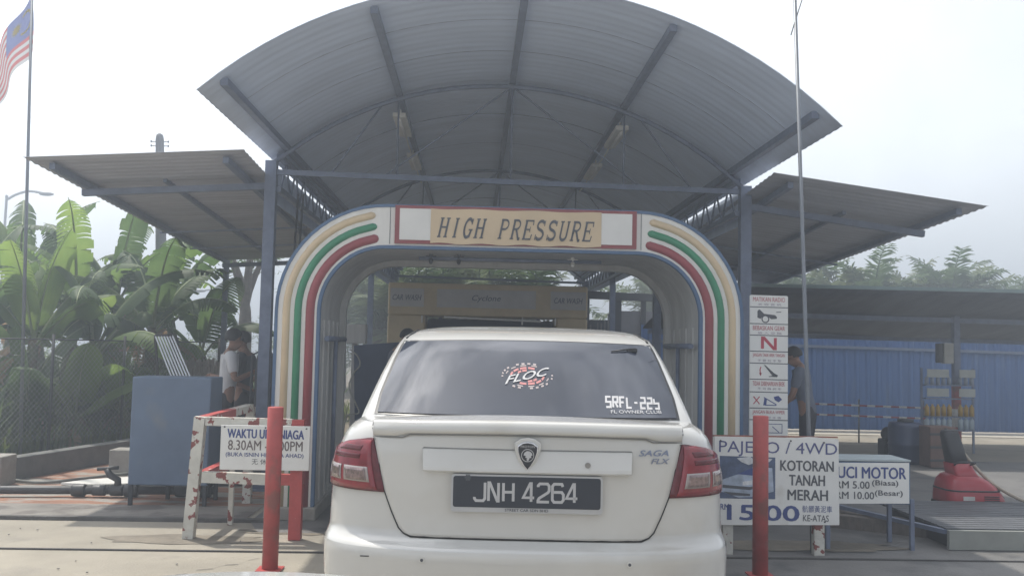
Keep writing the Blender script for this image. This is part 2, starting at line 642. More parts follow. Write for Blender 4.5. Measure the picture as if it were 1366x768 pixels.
# ------------------------------------------------------------------ side canopies
def side_canopy(name, label, xi, zi, xo, zo, dz_back, beams, sign):
    y0, y1 = 8.06, 14.2
    t = thing(name, label, 'canopy', ((xi + xo) / 2, 11, 0))

    def zz(x, y):
        return zi + (zo - zi) * (x - xi) / (xo - xi) + dz_back * (y - y0) / (y1 - y0)
    b = MB()
    rows = []
    y = y0
    k = 0
    while y <= y1:
        dz = (0, 0.007, 0.007, 0)[k % 4]
        rows.append([Vector((xi + (xo - xi) * i / 4, y, zz(xi + (xo - xi) * i / 4, y) + dz)) for i in range(5)])
        y += (0.028, 0.03, 0.028, 0.04)[k % 4]
        k += 1
    b.grid(rows, sm=False)
    o = b.build('roof_sheet', M_roof2, t)
    s_ = o.modifiers.new('thickness', 'SOLIDIFY')
    s_.thickness = 0.004
    for f in (0.10, 0.52, 0.90):
        x = xi + (xo - xi) * f
        b = MB()
        wd = 0.035 if f == 0.52 else 0.05
        b.bar((x, y0 + (0.15 if f != 0.52 else 0.95), zz(x, y0 + .1) - 0.05), (x, y1 - .1, zz(x, y1) - 0.05), wd, 0.055)
        b.build('purlin', M_steel, t)
    for yy, wd in ((9.0, 0.06), (11.2, 0.02), (12.4, 0.02), (14.0, 0.06)):
        b = MB()
        xa, xb = xi, xi + (xo - xi) * 0.93
        b.bar((xa, yy, zz(xa, yy) - .11), (xb, yy, zz(xb, yy) - .11), wd, min(wd, .1))
        b.build('cross_beam', M_steel, t)
    for yy in (14.0,):
        x = xi + (xo - xi) * 0.9
        b = MB()
        b.box((x, yy, zz(x, yy) / 2 - .05), (0.07, 0.07, zz(x, yy) - .12))
        b.build('post', M_steel, t)
    return t


side_canopy('side_canopy', 'grey corrugated lean-to canopy on the banana plant side', -2.03, 3.03, -3.89, 2.91, -0.32, None, -1)
side_canopy('side_canopy', 'grey corrugated lean-to canopy above the instruction board and blue fence', 2.6, 2.96, 4.52, 2.715, -0.31, None, 1)
b = MB()
for x in (-1.84, -1.79):
    b.tube([(x, 9.6, 2.9), (x - .03, 9.62, 2.2), (x - .1, 9.6, 1.2), (x - .12, 9.55, 0.35)], 0.012, 6)
tag(b.build('hanging_cable', M_black, None, (-1.8, 9.6, 0)), 'pair of dark cables hanging down beside the left canopy post', 'cable')

# ------------------------------------------------------------------ the wash gate
GX0, GX1, GZ = -1.585, 2.16, 2.5       # outer outline
TH, RO = 0.345, 0.86
GY0, GY1 = 7.5, 8.75
GB = 0.10


def gate_path(off, n=14, zb=GB):
    """outline of the arch, off metres inside the outer edge; left foot -> right foot"""
    r = RO - off
    pts = [(GX0 + off, zb)]
    for i in range(n + 1):
        a = pi - (pi / 2) * i / n
        pts.append((GX0 + RO + r * cos(a), GZ - RO + r * sin(a)))
    for i in range(n + 1):
        a = pi / 2 - (pi / 2) * i / n
        pts.append((GX1 - RO + r * cos(a), GZ - RO + r * sin(a)))
    pts.append((GX1 - off, zb))
    return pts


gate = thing('wash_gate', 'white arched car wash gate with red, green and cream stripes', 'car wash gate', ((GX0 + GX1) / 2, 7.5, 0))
b = MB()
o_, i_ = gate_path(0), gate_path(TH)
L = lambda pts, y: [Vector((p[0], y, p[1])) for p in pts]
b.grid([L(o_, GY0), L(i_, GY0)], sm=False)
b.grid([L(o_, GY0 + .06), L(o_, GY1)])
b.grid([L(o_, GY1), L(i_, GY1)], sm=False)
b.grid([L(o_, GY0), L(o_, GY0 + .06)])
for q in (o_, i_):
    pass
b.build('arch_shell', M_gate, gate)
b = MB()
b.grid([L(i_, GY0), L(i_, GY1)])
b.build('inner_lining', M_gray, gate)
b = MB()                       # rear ring
i2 = gate_path(TH + 0.05)
b.grid([L(i_, GY1 - .12), L(i2, GY1 - .12)], sm=False)
b.grid([L(i2, GY1 - .12), L(i2, GY1)])
b.grid([L(i2, GY1), L(i_, GY1)], sm=False)
b.build('rear_ring', M_gray, gate)
for x0 in (GX0 + TH, GX1 - TH):             # lining ribs and rails
    s = 1 if x0 < 0 else -1
    for yy in (7.72, 7.98, 8.22, 8.46):
        b = MB()
        b.box((x0 + s * .008, yy, 0.85), (0.014, 0.02, 1.45))
        b.build('lining_rib', M_gray, gate)
    b = MB()
    b.tube([(x0 + s * .05, 7.6, 1.42), (x0 + s * .05, 8.65, 1.42)], 0.022, 8)
    b.tube([(x0 + s * .05, 8.1, 1.42), (x0 + s * .05, 8.1, 0.2)], 0.018, 8)
    b.build('spray_pipe', M_steel, gate)
for off, nm in ((0.0, 'outer_trim'), (TH, 'inner_trim')):
    b = MB()
    q = gate_path(off)
    s = 1 if off == 0 else -1
    ins, out = gate_path(off + s * 0.019), gate_path(off - s * 0.006)
    b.grid([L(ins, GY0 - .008), L(out, GY0 - .008)], sm=False)
    b.grid([L(out, GY0 - .008), L(out, GY0 + .05)])
    b.grid([L(ins, GY0 - .008), L(ins, GY0 + .002)])
    b.build(nm, M_blue, gate)
M_cream = mat('cream_stripe', (0.66, 0.52, 0.34), 0.4, 0, 0.08, 4)
M_green = mat('green_stripe', (0.035, 0.24, 0.125), 0.4, 0, 0.12, 4)
M_maroon = mat('maroon_stripe', (0.30, 0.055, 0.065), 0.4, 0, 0.12, 4)
for off, m_, rr in ((0.085, M_cream, .031), (0.176, M_green, .031), (0.272, M_maroon, .036)):
    full = gate_path(off)
    half = len(full) // 2
    for side in (0, 1):
        pts = full[:half] if side == 0 else list(reversed(full[half:]))
        pts = [Vector((p[0], GY0 + .008, p[1])) for p in pts[:-2]]
        e = pts[-1] + (pts[-1] - pts[-2]) * .6
        b = MB()
        b.tube(pts + [e, e + Vector((.018 if side == 0 else -.018, 0, 0)), e + Vector((.030 if side == 0 else -.030, 0, 0))],
               [rr] * len(pts) + [rr, rr * .8, rr * .35], 14)
        o = b.build('stripe', m_, gate)
        o['label'] = {M_cream: 'cream', M_green: 'green', M_maroon: 'maroon'}[m_] + ' raised stripe'
for x0, x1 in ((GX0 - .03, GX0 + TH + .03), (GX1 - TH - .03, GX1 + .03)):
    b = MB()
    b.box(((x0 + x1) / 2, (GY0 + GY1) / 2, GB / 2), (x1 - x0, GY1 - GY0 + .1, GB))
    b.build('base_block', M_block, gate, bevel=.01)
# sign board on the lintel
cx = 0.3125
b = MB()
b.box((cx, GY0 - .012, 2.343), (1.945, 0.022, 0.306))
sg = b.build('sign_board', mat('sign_board_maroon', (0.27, 0.06, 0.065), 0.5, 0, 0.15, 6), gate)
b = MB()
b.box((cx, GY0 - .026, 2.345), (1.87, 0.006, 0.252))
b.build('white_panel', M_white, sg)
b = MB()
for sx in (-1, 1):
    b.box((cx + sx * 1.012, GY0 - .004, 2.335), (0.004, 0.003, 0.3))
b.build('panel_seam', M_graytxt, gate)
b = MB()
rows = []
for i in range(21):
    x = -0.375 + 1.372 * i / 20
    rows.append([Vector((x, GY0 - .034 + .003 * sin(i * 1.9), 2.474 - .004 * sin(i * .9))),
                 Vector((x, GY0 - .034 + .002 * sin(i * 2.3 + 1), 2.196 + .006 * sin(i * 1.3)))])
b.grid(rows)
bn = b.build('paper_banner', mat('tan_paper', (0.64, 0.50, 0.33), 0.6, 0, 0.06, 3), sg)


def serif(x, z, w=0.34, t=0.055):
    return [(x - w / 2, z), (x + w / 2, z)], t


GL = {
    'H': [([(.2, 0), (.2, 1)], .15), ([(.8, 0), (.8, 1)], .15), ([(.2, .52), (.8, .52)], .07)] + [serif(x, z) for x in (.2, .8) for z in (.03, .97)],
    'I': [([(.5, 0), (.5, 1)], .15), serif(.5, .03), serif(.5, .97)],
    'G': [(arc(.52, .5, .36, .47, 45, 270, 14) + [(.74, .1), (.84, .42)], .13), ([(.6, .42), (.98, .42)], .06), ([(.8, .68), (.85, .98)], .07)],
    'P': [([(.22, 0), (.22, 1)], .15), ([(.1, .97), (.5, .97)] + arc(.52, .735, .33, .235, 85, -85, 8) + [(.25, .5)], .085), serif(.22, .03)],
    'R': [([(.22, 0), (.22, 1)], .15), ([(.1, .97), (.5, .97)] + arc(.5, .745, .31, .225, 85, -85, 8) + [(.25, .52)], .085), serif(.22, .03),
          ([(.5, .52), (.84, .03), (1.0, .03)], .12)],
    'E': [([(.22, 0), (.22, 1)], .15), ([(.08, .97), (.88, .97), (.9, .74)], .065), ([(.22, .52), (.66, .52)], .06), ([(.66, .38), (.66, .66)], .05),
          ([(.08, .03), (.86, .03), (.92, .28)], .065)],
    'S': [(arc(.5, .75, .33, .22, 30, 250, 10) + [(.6, .49)] + arc(.5, .26, .35, .23, 60, -150, 10), .12), ([(.82, .72), (.84, 1.0)], .055), ([(.14, .28), (.12, 0)], .055)],
    'U': [([(.2, 1), (.2, .3)] + arc(.5, .28, .3, .25, 180, 360, 8) + [(.8, .3), (.8, 1)], .12), serif(.2, .97), serif(.8, .97, .28)],
}
b = MB()
mp = flat((-0.325, GY0 - .0385, 2.245), (1, 0, -.004))
adv = 0.0965
k = 0
for i, ch in enumerate('HIGH PRESSURE'):
    if ch == ' ':
        continue
    for pl, wd in GL[ch]:
        k += 1
        u, hgt = .082, .158
        stroke(b, lambda x, z, d, i=i: mp((i * adv) + x * u + .20 * z * hgt, z * hgt, d), pl, wd * 1.25, (k % 40) * 1e-4)


class _:
    pass


b.build('lettering', M_graytxt, bn, fix=False)
for px, py in ((575, 345), (612, 348), (764, 340)):
    p = P(px, py, 7.95)
    zt = GZ - TH
    b = MB()
    b.tube([(p.x, 7.95, zt + .01), (p.x, 7.95, zt - .05)], 0.016, 8)
    b.box((p.x, 7.95, zt - .03), (.09, .02, .03))
    b.tube([(p.x, 7.95, zt - .05), (p.x, 7.93, zt - .08)], [.022, .012], 8)
    b.build('spray_nozzle', M_white if px == 764 else M_dark, gate)
b = MB()
b.tube([(GX0 + TH + .75, 7.95, GZ - TH - .035), (GX1 - TH - .75, 7.95, GZ - TH - .035)], 0.016, 8)
b.build('spray_pipe', M_steel, gate)

# ------------------------------------------------------------------ the second washing gantry further in
g2 = thing('washing_gantry', 'tan roll-over washing machine straddling the lane behind the gate', 'car wash machine', (0.2, 15, 0))
M_tan = mat('tan_gantry_panel', (0.60, 0.48, 0.30), 0.5, 0, 0.1, 3)
X0, X1, ZT = -1.40, 1.80, 2.38
b = MB()
b.box(((X0 + X1) / 2, 15.5, 2.12), (X1 - X0, 1.0, 0.52))
b.build('top_beam', M_tan, g2, bevel=.03)
for xa, xb in ((X0, -0.80), (1.3, X1)):
    b = MB()
    b.box(((xa + xb) / 2, 15.5, 0.93), (xb - xa, 1.0, 1.86))
    b.build('side_tower', M_tan, g2, bevel=.03)
M_pan = mat('faded_sign_panel', (0.50, 0.48, 0.47), 0.5, 0, 0.08, 4)
M_fade = mat('faded_blue_lettering', (0.10, 0.11, 0.17), 0.5, 0, 0.08)
for xa, xb, s, ws, hs_ in ((-1.36, -0.83, 'CAR WASH', .46, .09), (-0.62, 0.96, 'Cyclone', .46, .12), (1.2, 1.77, 'CAR WASH', .46, .09)):
    b = MB()
    b.box(((xa + xb) / 2, 14.985, 2.14), (xb - xa, .03, .29))
    pn = b.build('sign_panel', M_pan, g2)
    text('lettering', s, pn, flat(((xa + xb) / 2, 14.966, 2.14)), 0, 0, ws, hs_, M_fade, shear=.25, bold=.01)
M_brush = mat('dark_blue_brush', (0.03, 0.045, 0.10), 0.9, 0, 0.3, 30, 0.6)
b = MB()
rows = []
for i in range(25):
    x = -0.78 + 2.06 * i / 24
    rows.append([(x, 15.6 + (0.42 + .015 * (i % 2)) * cos(a * pi / 12), 1.4 + (0.42 + .015 * (i % 2)) * sin(a * pi / 12)) for a in range(24)])
b.grid(rows, closed=True)
b.build('top_brush', M_brush, g2)
for x in (-0.62, 1.12):
    b = MB()
    b.lathe([(.02, .1)] + [(.28 + .02 * (i % 2), .15 + i * .06) for i in range(14)] + [(.02, .95)], (x, 16.6, 0), 20)
    b.tube([(x, 16.6, .0), (x, 16.6, 2.0)], .03, 8)
    b.build('side_brush', M_brush, g2)
b = MB()
b.tube([(-.5, 14.97, 1.84), (1.05, 14.97, 1.80)], .016, 6)
b.build('front_rail', M_white, g2)
b = MB()
for x in (-0.85, 0.75, 1.28):
    b.tube([(x, 14.97, 1.86), (x, 14.97, 1.74)], .014, 6)
b.build('spray_nozzle', M_white, g2)

# ------------------------------------------------------------------ the white saloon car
CAR = thing('saloon_car', 'white saloon car waiting at the car wash gate, seen from behind', 'car', (0.0, 0.0, 0.0))
M_car = mat('white_car_paint', (0.53, 0.525, 0.505), 0.2, 0, 0.03, 2.0, 0, coat=0.8, col2=(0.44, 0.42, 0.38), thr=.56, edge=.3)
M_glass = mat('tinted_glass', (0.022, 0.028, 0.045), 0.04, 0, 0.2, 2)
M_glass.node_tree.nodes['Principled BSDF'].inputs['IOR'].default_value = 1.75
M_seam = mat('seam_black', (0.012, 0.012, 0.012), 0.7, 0, 0.1)
M_chrome = mat('chrome', (0.62, 0.64, 0.68), 0.15, 1.0, 0.05)
M_trim = mat('black_trim', (0.018, 0.018, 0.02), 0.4, 0, 0.1)


def lerp_table(tab, z):
    if z <= tab[0][0]:
        return tab[0][1:]
    for a, c in zip(tab[:-1], tab[1:]):
        if z <= c[0]:
            t = (z - a[0]) / (c[0] - a[0])
            return tuple(p + (q - p) * t for p, q in zip(a[1:], c[1:]))
    return tab[-1][1:]


#        z     halfwidth rear  front
BODY = [(0.17, .775, .13, 4.16), (0.22, .80, .075, 4.22), (0.32, .825, .03, 4.26), (0.45, .838, .006, 4.275), (0.57, .842, .0, 4.27),
        (0.588, .842, .008, 4.26), (0.600, .841, .030, 4.25), (0.612, .840, .062, 4.24), (0.63, .838, .078, 4.22), (0.72, .836, .082, 4.16), (0.80, .831, .084, 4.05),
        (0.88, .822, .082, 3.85), (0.95, .806, .080, 3.6), (1.01, .780, .082, 3.3), (1.05, .745, .086, 3.1), (1.075, .70, .11, 2.9)]
CC, NE = 0.42, 3.0
LEN = 4.278


def body(z):
    return lerp_table(BODY, z)


def deck_z(y):
    """height of the top edge of the lower body along the car"""
    tab = [(0, 1.07), (.35, 1.072), (.6, 1.06), (3.0, 1.0), (3.3, .97), (3.8, .88), (4.1, .77), (4.28, .66)]
    return lerp_table(tab, y)[0]


def wrap(t, z, off=0.0):
    """point on the rear wrap; t -90..90 degrees from the left flank over the tail to the right flank"""
    W, Rr, Ff = body(z)
    s = 1 if t >= 0 else -1
    a = R(abs(t))
    e = 2 / NE
    x = W * sin(a) ** e
    y = Rr + CC * (1 - cos(a) ** e)
    if off:
        nx = (sin(a) ** (2 - e)) / W
        ny = -(cos(a) ** (2 - e)) / CC
        l = math.hypot(nx, ny)
        x += off * nx / l
        y += off * ny / l
    return Vector((s * x, y, z))


def t_of_x(x, z):
    W = body(z)[0]
    q = min(1, abs(x) / W)
    return math.degrees(math.asin(q ** (NE / 2))) * (1 if x >= 0 else -1)


def rear(x, z, off=0.0):
    return wrap(t_of_x(x, z), z, off)


def wheel_arch(y):
    z = 0.19
    for c in (0.80, 3.27):
        d = abs(y - c)
        if d < 0.345:
            z = max(z, 0.29 + math.sqrt(0.345 ** 2 - d * d))
    return z


b = MB()
us = [('r', -90 + 180 * i / 48) for i in range(49)]
ys = [CC + .13 + (LEN - .9 - CC) * i / 60 for i in range(61)]
ring_n = None
rows = []
NV = 52
for v in range(NV + 1):
    f = v / NV
    row = []
    for kind, t in us:
        z = 0.175 + (1.062 - .175) * f
        row.append(wrap(t, z))
    last = row[-1]
    for y in ys:
        zb = wheel_arch(y)
        z = zb + (deck_z(y) - zb) * f
        row.append(Vector((body(z)[0] - .012 * max(0, (y - 2.6)), y, z)))
    yf = ys[-1]
    for i in range(1, 24):
        a = R(90 - 180 * i / 24)
        zf = deck_z(4.1)
        zt_ = deck_z(min(4.1, yf + .45 * abs(cos(a))))
        z = 0.19 + (zt_ - .19) * f
        W, _r, Ff = body(z)
        e = 2 / 2.6
        Wf = W - .012 * max(0, yf - 2.6)
        sx = 1 if a >= 0 else -1
        row.append(Vector((sx * Wf * abs(sin(a)) ** e, yf + (Ff - yf) * abs(cos(a)) ** e, z)))
    for y in reversed(ys):
        zb = wheel_arch(y)
        z = zb + (deck_z(y) - zb) * f
        row.append(Vector((-(body(z)[0] - .012 * max(0, (y - 2.6))), y, z)))
    rows.append(row)
b.grid(rows, closed=True)
b.build('body', M_car, CAR)
# deck: boot top, bonnet and the shelf below the cabin
b = MB()
top = rows[-1]
rows = []
for i in range(0, 25):
    l, r = top[i], top[48 - i]
    if i < 24:
        rows.append([Vector((l.x + (r.x - l.x) * k / 16, l.y + (r.y - l.y) * k / 16, l.z + .022 * (1 - (2 * k / 16 - 1) ** 2) * min(1, (24 - i) / 10))) for k in range(17)])
rows.reverse()
nb_ = len(us) + len(ys)
for j in range(len(ys)):
    l, r = Vector((-top[len(us) + j].x, top[len(us) + j].y, top[len(us) + j].z)), top[len(us) + j]
    cr_ = .022 + .03 * max(0, min(1, (r.y - 2.6) / .6))
    rows.append([Vector((l.x + (r.x - l.x) * k / 16, l.y, l.z + cr_ * (1 - (2 * k / 16 - 1) ** 2))) for k in range(17)])
for i in range(12):
    r = top[nb_ + i]
    cr_ = .05 * (1 - i / 12)
    rows.append([Vector((-r.x + 2 * r.x * k / 16, r.y, r.z + cr_ * (1 - (2 * k / 16 - 1) ** 2))) for k in range(17)])
b.grid(rows)
b.build('bonnet_and_deck', M_car, CAR)
#        z     half  rear  front
CAB = [(1.03, .760, .42, 3.28), (1.075, .748, .455, 3.16), (1.16, .728, .585, 3.0), (1.24, .708, .71, 2.84), (1.32, .684, .835, 2.69), (1.395, .654, .955, 2.54),
       (1.425, .636, 1.015, 2.47), (1.45, .605, 1.11, 2.40), (1.47, .55, 1.27, 2.32), (1.485, .47, 1.46, 2.22), (1.495, .36, 1.72, 2.1), (1.50, .22, 1.85, 2.0), (1.502, .05, 1.92, 1.95)]


def cab_ring(z, off=0.0, n=10):
    W, ra, fa = lerp_table(CAB, z)
    W += off
    ra -= off
    c = min(.22, (fa - ra) * .4)
    e = 2 / 2.6
    pts = []
    for i in range(2 * n + 1):
        a = R(-90 + 180 * i / (2 * n))
        s = 1 if a >= 0 else -1
        pts.append(Vector((s * W * abs(sin(a)) ** e, ra + c * (1 - abs(cos(a)) ** e), z)))
    for i in range(1, 12):
        pts.append(Vector((W, ra + c + (fa - ra - 2 * c) * i / 12, z)))
    for i in range(2 * n + 1):
        a = R(90 - 180 * i / (2 * n))
        s = 1 if a >= 0 else -1
        pts.append(Vector((s * W * abs(sin(a)) ** e, fa - c * (1 - abs(cos(a)) ** e), z)))
    for i in range(1, 12):
        pts.append(Vector((-W, fa - c - (fa - ra - 2 * c) * i / 12, z)))
    return pts


def cab_rear(x, z, off=0.0):
    W, ra, fa = lerp_table(CAB, z)
    c, nn = .22, 2.6
    q = min(1, abs(x) / W)
    y = ra + c * (1 - (1 - q ** nn) ** (1 / nn))
    return Vector((x, y - off * .9, z + off * .44))


b = MB()
zs = [1.03, 1.075, 1.12, 1.16, 1.20, 1.24, 1.28, 1.32, 1.36, 1.395, 1.41, 1.425, 1.45, 1.47, 1.485, 1.495, 1.50, 1.502]
b.grid([cab_ring(z) for z in zs], closed=True)
b.f.append(tuple(range(len(b.v) - len(cab_ring(1.5)), len(b.v))))
b.sm.append(True)
b.build('roof', M_car, CAR)


def rwin_half(z):
    return lerp_table([(1.08, .668), (1.16, .667), (1.32, .635), (1.385, .618), (1.398, .610)], z)[0]


def rwin(off, g=0.0):
    rows = []
    for i in range(13):
        z = 1.080 - g * .6 + (1.398 - 1.080 + g * 1.0) * i / 12
        hw = rwin_half(z) + g
        rows.append([cab_rear(hw * (k / 12 - 1), z + .012 * (1 - (k / 12 - 1) ** 2) * (i / 12), off) for k in range(25)])
    return rows


b = MB()
b.grid(rwin(.002, .014))
b.build('window_seal', M_trim, CAR)
b = MB()
b.grid(rwin(.005))
gl = b.build('rear_window', M_glass, CAR)
# stickers on the glass
M_stk = mat('white_sticker', (0.46, 0.46, 0.47), 0.6, 0, 0.05)
M_stkr = mat('pink_red_sticker', (0.46, 0.17, 0.17), 0.6, 0, 0.08)
gm = lambda x, z, d=0.0: cab_rear(x, z, .0065 + d)
b, b2 = MB(), MB()
for k, (rx, rz) in enumerate(((.100, .046), (.076, .035), (.052, .024), (.030, .014))):
    for i in range(12):
        ma = R(i * 30 + 15)
        if abs(rz * sin(ma) - .22 * rx * cos(ma)) < .021:
            continue                                            # the letters run across here
        stroke(b2 if k else b, gm, arc(-0.0, 1.247, rx, rz, i * 30 + 3, i * 30 + (27 if k else 19), 5), .009 if k else .005, 0)
for i in range(26):
    if i % 5 != 4 and abs(.054 * sin(R(i * 13.8 + 3)) - .22 * .116 * cos(R(i * 13.8 + 3))) > .02:
        stroke(b, gm, arc(0, 1.247, .116, .054, i * 13.8, i * 13.8 + 7, 2), .008, 0)
b.build('sticker_ring', mat('faint_sticker', (.34, .29, .29), .6), gl, fix=False)
b2.build('sticker_rings', M_stkr, gl, fix=False)
text('sticker_lettering', 'FLOC', gl, lambda x, z, d: gm(x, 1.247 + (z - 1.247) + x * .22, d), 0.0, 1.247, .205, .036, M_stk, shear=.35, bold=.03, d=.003)
TG = {'S': [[(1, 1), (0, 1), (0, .5), (1, .5), (1, 0), (0, 0)]], 'R': [[(0, 0), (0, 1), (1, 1), (1, .5), (.1, .5)], [(.45, .5), (1, 0)]],
      'F': [[(1, 1), (0, 1), (0, 0)], [(0, .5), (.8, .5)]], 'L': [[(0, 1), (0, 0), (1, 0)]], '-': [[(0.1, .5), (.8, .5)]],
      '2': [[(0, 1), (1, 1), (1, .5), (0, .5), (0, 0), (1, 0)]], 's': [[(0, .95), (0, .5), (1, .5), (1, 0), (0.1, 0)]]}
b = MB()
for i, ch in enumerate('SRFL-22s'):
    for pl in TG[ch]:
        stroke(b, gm, [(.352 + i * .0315 + x * .0205 + z * .004, 1.122 - i * .0007 + z * .042) for x, z in pl], .0085, (i % 2) * 1e-4)
b.build('sticker_code', M_stk, gl, fix=False)
text('sticker_lettering', 'FL OWNER CLUB', gl, gm, .485, 1.103, .23, .013, M_stk, bold=.01)
b = MB()
b.tube([cab_rear(.41, 1.366, .010), cab_rear(.48, 1.374, .014), cab_rear(.53, 1.378, .012)], [.003, .0045, .006], 8)
b.box(cab_rear(.515, 1.374, .010), (.05, .02, .016))
b.build('antenna', M_trim, CAR)
for s in (-1, 1):
    b = MB()
    pts = [cab_rear(s * .612, 1.415, .002), cab_rear(s * .600, 1.432, .002), cab_rear(s * .583, 1.446, .002)]
    for dy in (.16, .35, .6, .9):
        W, ra, fa = lerp_table(CAB, 1.458)
        pts.append(Vector((s * (W - .004), ra + dy, 1.4605)))
    b.tube(pts, .0055, 6)
    b.build('roof_ditch', M_trim, CAR)
# boot lid
LO = .008
LID = [(0.628, .455), (0.640, .485), (0.66, .505), (0.72, .535), (0.80, .568), (0.9, .592), (1.0, .615), (1.04, .63), (1.062, .632)]


def lid_half(z):
    return lerp_table(LID, z)[0]


b = MB()
rows = []
for i in range(31):
    z = .628 + (1.05 - .628) * i / 30
    hw = lid_half(z)
    rows.append([rear(hw * (k / 24 - 1), z, LO) for k in range(49)])
b.grid(rows)
edge = [rear(lid_half(z), z, .0) for z in [1.06, 1.04, 1.0, .9, .8, .72, .66, .64, .628]]
edge += [rear(x, .628, .0) for x in (.4, .3, .2, .1, 0, -.1, -.2, -.3, -.4)]
edge += [rear(-lid_half(z), z, .0) for z in [.628, .64, .66, .72, .8, .9, 1.0, 1.04, 1.06]]
per = [rows[0], [r[-1] for r in rows], list(reversed(rows[-1])), [r[0] for r in reversed(rows)]]
for e_ in per:                                                   # returns to the body
    b.grid([e_, [p + Vector((0, .03, 0)) for p in e_]], sm=False)
lid = b.build('boot_lid', M_car, CAR)
b = MB()
b.tube([p + Vector((0, -.0045, 0)) for p in edge], .0048, 6)
b.build('seam', M_seam, lid)
# lip spoiler on the boot edge
b = MB()
rows = []
for k in range(41):
    x = .625 * (k / 20 - 1)
    drop = .012 if abs(x) > .53 else (0 if abs(x) < .47 else .012 * (abs(x) - .47) / .06)
    q = [(1.083, .0, .10), (1.0905, .0, .035), (1.088, .0, -.012), (1.08, 0, -.026), (1.052, 0, -.034), (1.040 - drop, 0, -.030), (1.035 - drop, 0, -.012)]
    base = rear(x, 1.04, 0).y
    rows.append([Vector((x, base + dy, z - .012 * (x / .625) ** 2)) for z, _q, dy in q])
b.grid(rows)
sp = b.build('lip_spoiler', M_car, lid)
b = MB()
b.tube([r[-2] + Vector((0, .004, -.003)) for r in rows[0:1]] if False else [Vector((.625 * (k / 20 - 1), rear(.625 * (k / 20 - 1), 1.04, 0).y - .022, (1.033 if abs(.625 * (k / 20 - 1)) < .47 else 1.021) - .012 * (k / 20 - 1) ** 2)) for k in range(41)], .0028, 5)
b.build('seam', mat('fine_seam', (.2, .2, .19), .7), sp)
# grip bar above the number plate
b = MB()
rows = []
for k in range(25):
    x = .412 * (k / 12 - 1)
    ends = .012 if abs(x) > .40 else 0
    rows.append([rear(x * (1.0 if z > .93 else .985), z, o_) for z, o_ in ((.975, .009), (.972, .014), (.965, .017), (.905, .036), (.893, .038), (.887, .033), (.889, .004))])
b.grid(rows, sm=False)
gp = b.build('grip_bar', M_car, lid, bevel=0)
b = MB()
b.tube([rear(.412 * (k / 12 - 1), .9765, .0085) for k in range(25)], .0026, 5)
for s in (-1, 1):
    b.tube([rear(s * .413, .976, .009), rear(s * .407, .89, .01)], .002, 5)
b.build('seam', mat('fine_seam', (.2, .2, .19), .7), gp)
b = MB()
c = rear(.236, .925, .030)
b.tube([c, c + Vector((0, -.006, 0))], .011, 12)
b.build('lock', mat('lock_grey', (.25, .24, .23), .4, .5), gp)
# emblem
b = MB()
shield = [(0, .056), (.022, .052), (.041, .038), (.040, .018), (.030, -.012), (.014, -.040), (0, -.056), (-.014, -.040), (-.030, -.012), (-.040, .018), (-.041, .038), (-.022, .052)]
ec = rear(0, .957, .034)
sh = lambda k, y: [ec + Vector((x * k, y, z * k)) for x, z in shield]
b.prism(sh(1.28, .02), (0, -.018, 0))
em = b.build('emblem_mount', M_car, lid, bevel=.004)
b = MB()
b.prism(sh(1.0, .004), (0, -.008, 0))
e1 = b.build('emblem', M_chrome, em, bevel=.002)
b = MB()
b.prism(sh(.90, -.003), (0, -.004, 0))
em2 = b.build('emblem_shield', M_black, em)
emp = flat(ec + Vector((0, -.0078, 0)))
text('emblem_lettering', 'PROTON', em, emp, 0, .037, .055, .009, M_stk, d=.0005)
b = MB()
stroke(b, emp, arc(0, .003, .024, .024, 0, 360, 20), .0025, .0005)
tiger = [(-.016, .004), (-.012, .014), (-.003, .020), (.008, .019), (.016, .012), (.019, .004), (.013, .001), (.015, -.007), (.008, -.006), (.006, -.013), (.001, -.019), (-.004, -.014), (-.002, -.007), (-.009, -.006), (-.007, .001)]
b.face([emp(x, z, .0006) for x, z in tiger])
b.build('emblem_mark', M_stk, em, fix=False)
# plate
PC = rear(0, .808, .012)
pm = flat((PC.x + .0, PC.y - .012, .808))
b = MB()
pw, ph = .594, .146


def rrect(w_, h_, r_, n=5):
    o = []
    for cx_, cz_, a0 in ((w_ / 2 - r_, h_ / 2 - r_, 0), (-w_ / 2 + r_, h_ / 2 - r_, 90), (-w_ / 2 + r_, -h_ / 2 + r_, 180), (w_ / 2 - r_, -h_ / 2 + r_, 270)):
        o += [(cx_ + r_ * cos(R(a0 + 90 * i / n)), cz_ + r_ * sin(R(a0 + 90 * i / n))) for i in range(n + 1)]
    return o


b.prism([pm(x, z, .006) for x, z in rrect(pw, ph, .012)], (0, .016, 0))
pf = b.build('number_plate', mat('plate_frame_silver', (0.46, 0.47, 0.49), 0.35, .5, .05), lid)
b = MB()
b.prism([pm(x, z + .006, .0085) for x, z in rrect(pw - .016, ph - .026, .01)], (0, .003, 0))
b.build('plate_face', mat('plate_black', (0.022, 0.027, 0.04), 0.3, 0, .1, 3), pf)
PG = {'J': [[(.95, 1), (.95, .12), (.8, 0), (.15, 0), (0, .12), (0, .2)]], 'N': [[(0.05, 0), (0.05, 1), (.15, 1), (.85, 0), (.95, 0), (.95, 1)]],
      'H': [[(.05, 0), (.05, 1)], [(.95, 0), (.95, 1)], [(.05, .5), (.95, .5)]], '4': [[(.72, 0), (.72, 1), (.62, 1), (0, .22), (1, .22)]],
      '2': [[(0, .82), (0, .9), (.15, 1), (.85, 1), (1, .88), (1, .62), (.9, .52), (.1, .2), (0, .08), (0, 0), (1, 0)]],
      '6': [[(.95, .86), (.85, 1), (.15, 1), (0, .88), (0, .12), (.15, 0), (.85, 0), (1, .12), (1, .42), (.85, .55), (0, .55)]]}
b = MB()
xs = {0: -.205, 1: -.152, 2: -.094, 4: -.014, 5: .044, 6: .100, 7: .155}
